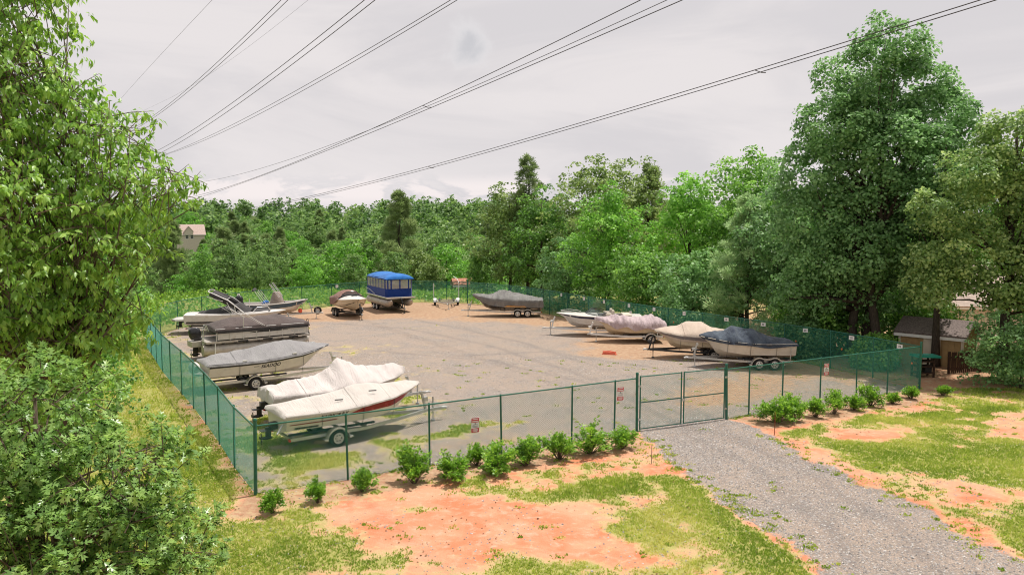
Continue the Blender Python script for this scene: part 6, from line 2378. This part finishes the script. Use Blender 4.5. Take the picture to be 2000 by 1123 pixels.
for x, y, k, s, sw in WOODS:
    px_ = 1000 + 1555 * x / y
    lab = '%s %s, %s' % (KD[k], next(n_ for lim, n_ in ROWS if y < lim), next(n_ for lim, n_ in MARKS if px_ < lim))
    q = seen_.get(lab, 0)
    seen_[lab] = q + 1
    if q:
        lab = ('second ', 'third ', 'fourth ', 'fifth ')[q - 1] + lab
    wood_tree(KN[k], x, y, k, s, lab, 'wood behind the far fence', -.3, sw)
# the far wooded hills: too far to count, one mass
Vs, Fs, Ts, nb_ = [], [], [], 0
rr_ = np.random.default_rng(78)
pro = []
for k in range(6):
    r = np.random.default_rng(300 + k)
    V, F, T_, C = broad_crown(r, auto_lobes(r, 12, 10, 1.0, 9), 52, 10, 1.15, 1.05, 'card', .5, .8, 0, .45)
    pro.append((V, F, T_))
for q in range(400):
    y = 290 + 340 * rr_.random() ** 1.1
    x = y * rr_.uniform(-.56, .34)
    V, F, T_ = pro[q % 6]
    a_ = rr_.uniform(0, 6.28)
    s = rr_.uniform(.62, 1.4)
    ca, sa = math.cos(a_), math.sin(a_)
    W_ = np.stack([(V[:, 0] * ca - V[:, 1] * sa) * s + x, (V[:, 0] * sa + V[:, 1] * ca) * s + y, V[:, 2] * s + gz(x, y) - .5], 1)
    Vs.append(W_); Fs.append(F + nb_); Ts.append(np.clip(T_ + rr_.normal() * .15, 0, 1))
    nb_ += len(V)
o = link('far_wood', np_mesh('far_wood', np.concatenate(Vs), np.concatenate(Fs), False, np.concatenate(Ts)), None, L_far)
tag(o, 'far wooded hills along the horizon', 'wood', kind='stuff')

# --- weeds behind the far left fence, grass, stones -------------------------
r = np.random.default_rng(90)
n = 2600
x = r.uniform(-46, -3, n); y = r.uniform(47, 96, n)
d_ = np.minimum(dist_poly(x, y, BACK), dist_poly(x, y, LEFT))
ok = (~in_poly(x, y, LOT)) & (d_ > .5) & (r.random(n) < np.exp(-d_ / 16))
x, y, d_ = x[ok], y[ok], d_[ok]
hgt_ = np.clip(.45 + .015 * d_ + .9 * (fbm(x, y, 5, 91) - .4), .2, 1.2)
idx = np.repeat(np.arange(len(x)), 34)
m_ = len(idx)
P = np.stack([x[idx] + r.normal(size=m_) * .38, y[idx] + r.normal(size=m_) * .38, ground_z(x, y)[idx] + r.random(m_) * hgt_[idx]], 1)
A = unit(rand_dir(r, m_) * .7 + np.array([0, 0, .8]))
N = unit(rand_dir(r, m_) + np.array([0, 0, .5]))
t = np.clip(.35 + .3 * r.random(len(x))[idx] + r.normal(size=m_) * .2, 0, 1)
V, F, T_ = leaf_arrays(P, A, N, r.uniform(.14, .30, m_), t, 'card')
tag(link('weeds', np_mesh('weeds', V, F, False, T_), None, L_weed), 'tall bright weeds growing outside the far left fence', 'weeds', kind='stuff')


def grass_blades(n, box, hmin, hmax, seed, thr, wmul=1.):
    r = np.random.default_rng(seed)
    x = r.uniform(box[0], box[1], n); y = r.uniform(box[2], box[3], n)
    g, gv_, st_ = ground_fields(x, y)
    cl = fbm(x, y, .35, 93, 3)
    ok = (g + (cl - .5) * .55) > thr + r.random(n) * .25
    x, y, g = x[ok], y[ok], g[ok]
    # tufts of 3 blades
    x = np.repeat(x, 3) + r.normal(size=len(x) * 3) * .03
    y = np.repeat(y, 3) + r.normal(size=len(y) * 3) * .03
    m_ = len(x)
    z = ground_z(x, y)
    h_ = r.uniform(hmin, hmax, m_) * (.6 + .7 * np.repeat(g, 3))
    a_ = r.uniform(0, 6.28, m_)
    w_ = (.010 + .012 * r.random(m_)) * wmul
    ca, sa = np.cos(a_), np.sin(a_)
    ln = r.uniform(.2, 1.0, m_) * h_
    b_ = r.uniform(0, 6.28, m_)
    V = np.stack([np.stack([x - ca * w_, y - sa * w_, z - .004], 1), np.stack([x + ca * w_, y + sa * w_, z - .004], 1), np.stack([x + np.cos(b_) * ln, y + np.sin(b_) * ln, z + h_], 1)], 1).reshape(-1, 3)
    F = np.arange(m_ * 3).reshape(-1, 3)
    t = np.repeat(np.clip(.5 + (fbm(x, y, 2.0, 95) - .5) * 1.6 + r.normal(size=m_) * .18, 0, 1), 3)
    return V, F, t


L_grass = leaf_mat('grass blade', (.092, .140, .026), (.185, .222, .050), (.30, .285, .10), .5, .6, .2)
V1, F1, t1 = grass_blades(190000, (-12, 22, 14, 33), .022, .065, 92, .42)
V2, F2, t2 = grass_blades(60000, (-24, 4, 22, 62), .04, .13, 94, .46, 1.6)
V3, F3, t3 = grass_blades(24000, (14, 30, 30, 44), .04, .10, 96, .46, 1.6)
tag(link('grass', np_mesh('grass', np.concatenate([V1, V2, V3]), np.concatenate([F1, F2 + len(V1), F3 + len(V1) + len(V2)]), False, np.concatenate([t1, t2, t3])), None, L_grass), 'patchy short grass over the red clay and yard edges', 'grass', kind='stuff')

# lone tufts and weeds on bare clay and gravel
r = np.random.default_rng(98)
nt_ = 1500
cx_ = r.uniform(-10, 20, nt_); cy_ = r.uniform(15, 44, nt_)
ex_ = [np.stack([np.linspace(a[0], b[0], 26), np.linspace(a[1], b[1], 26)], 1) for ln_ in (FRONT_L, FRONT_R, LEFT[:6]) for a, b in zip(ln_, ln_[1:])]
ex_ = np.concatenate(ex_)
ex_ = ex_[r.random(len(ex_)) < .42] + 0
dy_ = r.uniform(13.5, 28.5, 260)
side_ = r.random(260) < .6
dx_ = np.where(side_, np.interp(dy_, DRY, DRL), np.interp(dy_, DRY, DRR)) + r.normal(size=260) * .38
kp_ = (r.random(nt_) < np.where(in_poly(cx_, cy_, LOT), .45, .9)) & ((drive_mask(cx_, cy_) < .3) | (r.random(nt_) < .12)) & (fbm(cx_, cy_, 2.5, 99, 3) > .47)
cx_ = np.concatenate([cx_[kp_], ex_[:, 0] + r.normal(size=len(ex_)) * .09, dx_])
cy_ = np.concatenate([cy_[kp_], ex_[:, 1] + r.normal(size=len(ex_)) * .09, dy_])
nt_ = len(cx_)
idx = np.repeat(np.arange(nt_), 22)
sp_ = r.uniform(.03, .13, nt_)
P = np.stack([cx_[idx] + r.normal(size=len(idx)) * sp_[idx], cy_[idx] + r.normal(size=len(idx)) * sp_[idx] * .8], 1)
P = np.concatenate([P, ground_z(P[:, 0], P[:, 1])[:, None]], 1)
A = unit(rand_dir(r, len(idx)) * .75 + np.array([0, 0, .7]))
V, F, T_ = leaf_arrays(P, A, unit(rand_dir(r, len(idx)) + np.array([0, 0, .3])), r.uniform(.03, .075, len(idx)), np.clip(r.random(nt_)[idx] * .8 + r.normal(size=len(idx)) * .15, 0, 1), 'card')
tag(link('weed_tufts', np_mesh('weed_tufts', V, F, False, T_), None, L_grass), 'small lone weed tufts dotted over clay and gravel', 'weeds', kind='stuff')

r = np.random.default_rng(198)
nl_ = 5200
lx_ = np.concatenate([r.uniform(-9, 20, nl_), r.uniform(-10, 16, nl_ // 2)]); ly_ = np.concatenate([r.uniform(14, 36, nl_), r.uniform(28, 60, nl_ // 2)])
kk_ = (fbm(lx_, ly_, 2.4, 199, 3) > .46) & (drive_mask(lx_, ly_) < .5)
lx_, ly_ = lx_[kk_], ly_[kk_]
P = np.stack([lx_, ly_, ground_z(lx_, ly_) + .012], 1)
A = rand_dir(r, len(P)) * np.array([1, 1, .12])
V, F, T_ = leaf_arrays(P, A, unit(np.array([[0, 0, 1.]]) + r.normal(size=(len(P), 3)) * .25), r.uniform(.03, .075, len(P)), r.random(len(P)), 'card')
L_dead = leaf_mat('dead leaf', (.05, .026, .014), (.11, .06, .032), (.17, .11, .065), .1, .8, .1)
tag(link('leaf_litter', np_mesh('leaf_litter', V, F, False, T_), None, L_dead), 'dead leaves and bark bits scattered over the ground', 'leaf litter', kind='stuff')

# loose stones of the drive and the yard
r = np.random.default_rng(97)
n1_, n2_, n3_ = 34000, 22000, 8000
x = np.concatenate([r.uniform(3.5, 14, n1_), r.uniform(-12, 14, n2_), r.uniform(-10, 20, n3_)])
y = np.concatenate([r.uniform(13, 31, n1_), r.uniform(24, 46, n2_), r.uniform(14, 34, n3_)])
g, gv_, st_ = ground_fields(x, y)
ok = ((gv_ > .45 + .3 * r.random(len(x))) & (r.random(len(x)) > st_ * .8) & (g < .6)) | ((np.arange(len(x)) >= n1_ + n2_) & (fbm(x, y, 1.8, 88, 3) > .5))
x, y = x[ok], y[ok]
m_ = len(x)
s_ = r.uniform(.012, .034, m_)
ov = np.array([(1, 0, 0), (0, 1, 0), (-1, 0, 0), (0, -1, 0), (0, 0, .7), (0, 0, -.5)])
of = np.array([(0, 1, 4), (1, 2, 4), (2, 3, 4), (3, 0, 4)])
jit = r.uniform(.6, 1.3, (m_, 6, 1))
a_ = r.uniform(0, 6.28, m_)
ca, sa = np.cos(a_)[:, None], np.sin(a_)[:, None]
ox, oy = ov[None, :, 0] * jit[:, :, 0], ov[None, :, 1] * jit[:, :, 0]
V = np.stack([x[:, None] + s_[:, None] * (ox * ca - oy * sa), y[:, None] + s_[:, None] * (ox * sa + oy * ca), ground_z(x, y)[:, None] + .004 + s_[:, None] * ov[None, :, 2] * jit[:, :, 0]], 2).reshape(-1, 3)
F = (of[None] + (np.arange(m_) * 6)[:, None, None]).reshape(-1, 3)
m, nt, out = new_mat('loose stone')
T = NT(nt)
ramp = T.n('ShaderNodeValToRGB')
e = ramp.color_ramp.elements
e[0].color = (.09, .085, .085, 1); e[1].color = (.52, .49, .46, 1)
x_ = e.new(.55); x_.color = (.26, .24, .23, 1)
nt.links.new(T.attr('tint'), ramp.inputs[0])
T.bsdf(out, ramp.outputs[0], .85, 0, .25)
tag(link('gravel', np_mesh('gravel', V, F, False, np.repeat(np.clip(r.normal(.55, .22, m_), 0, 1), 6)), None, m), 'loose grey stones of the drive and yard', 'gravel', kind='stuff')
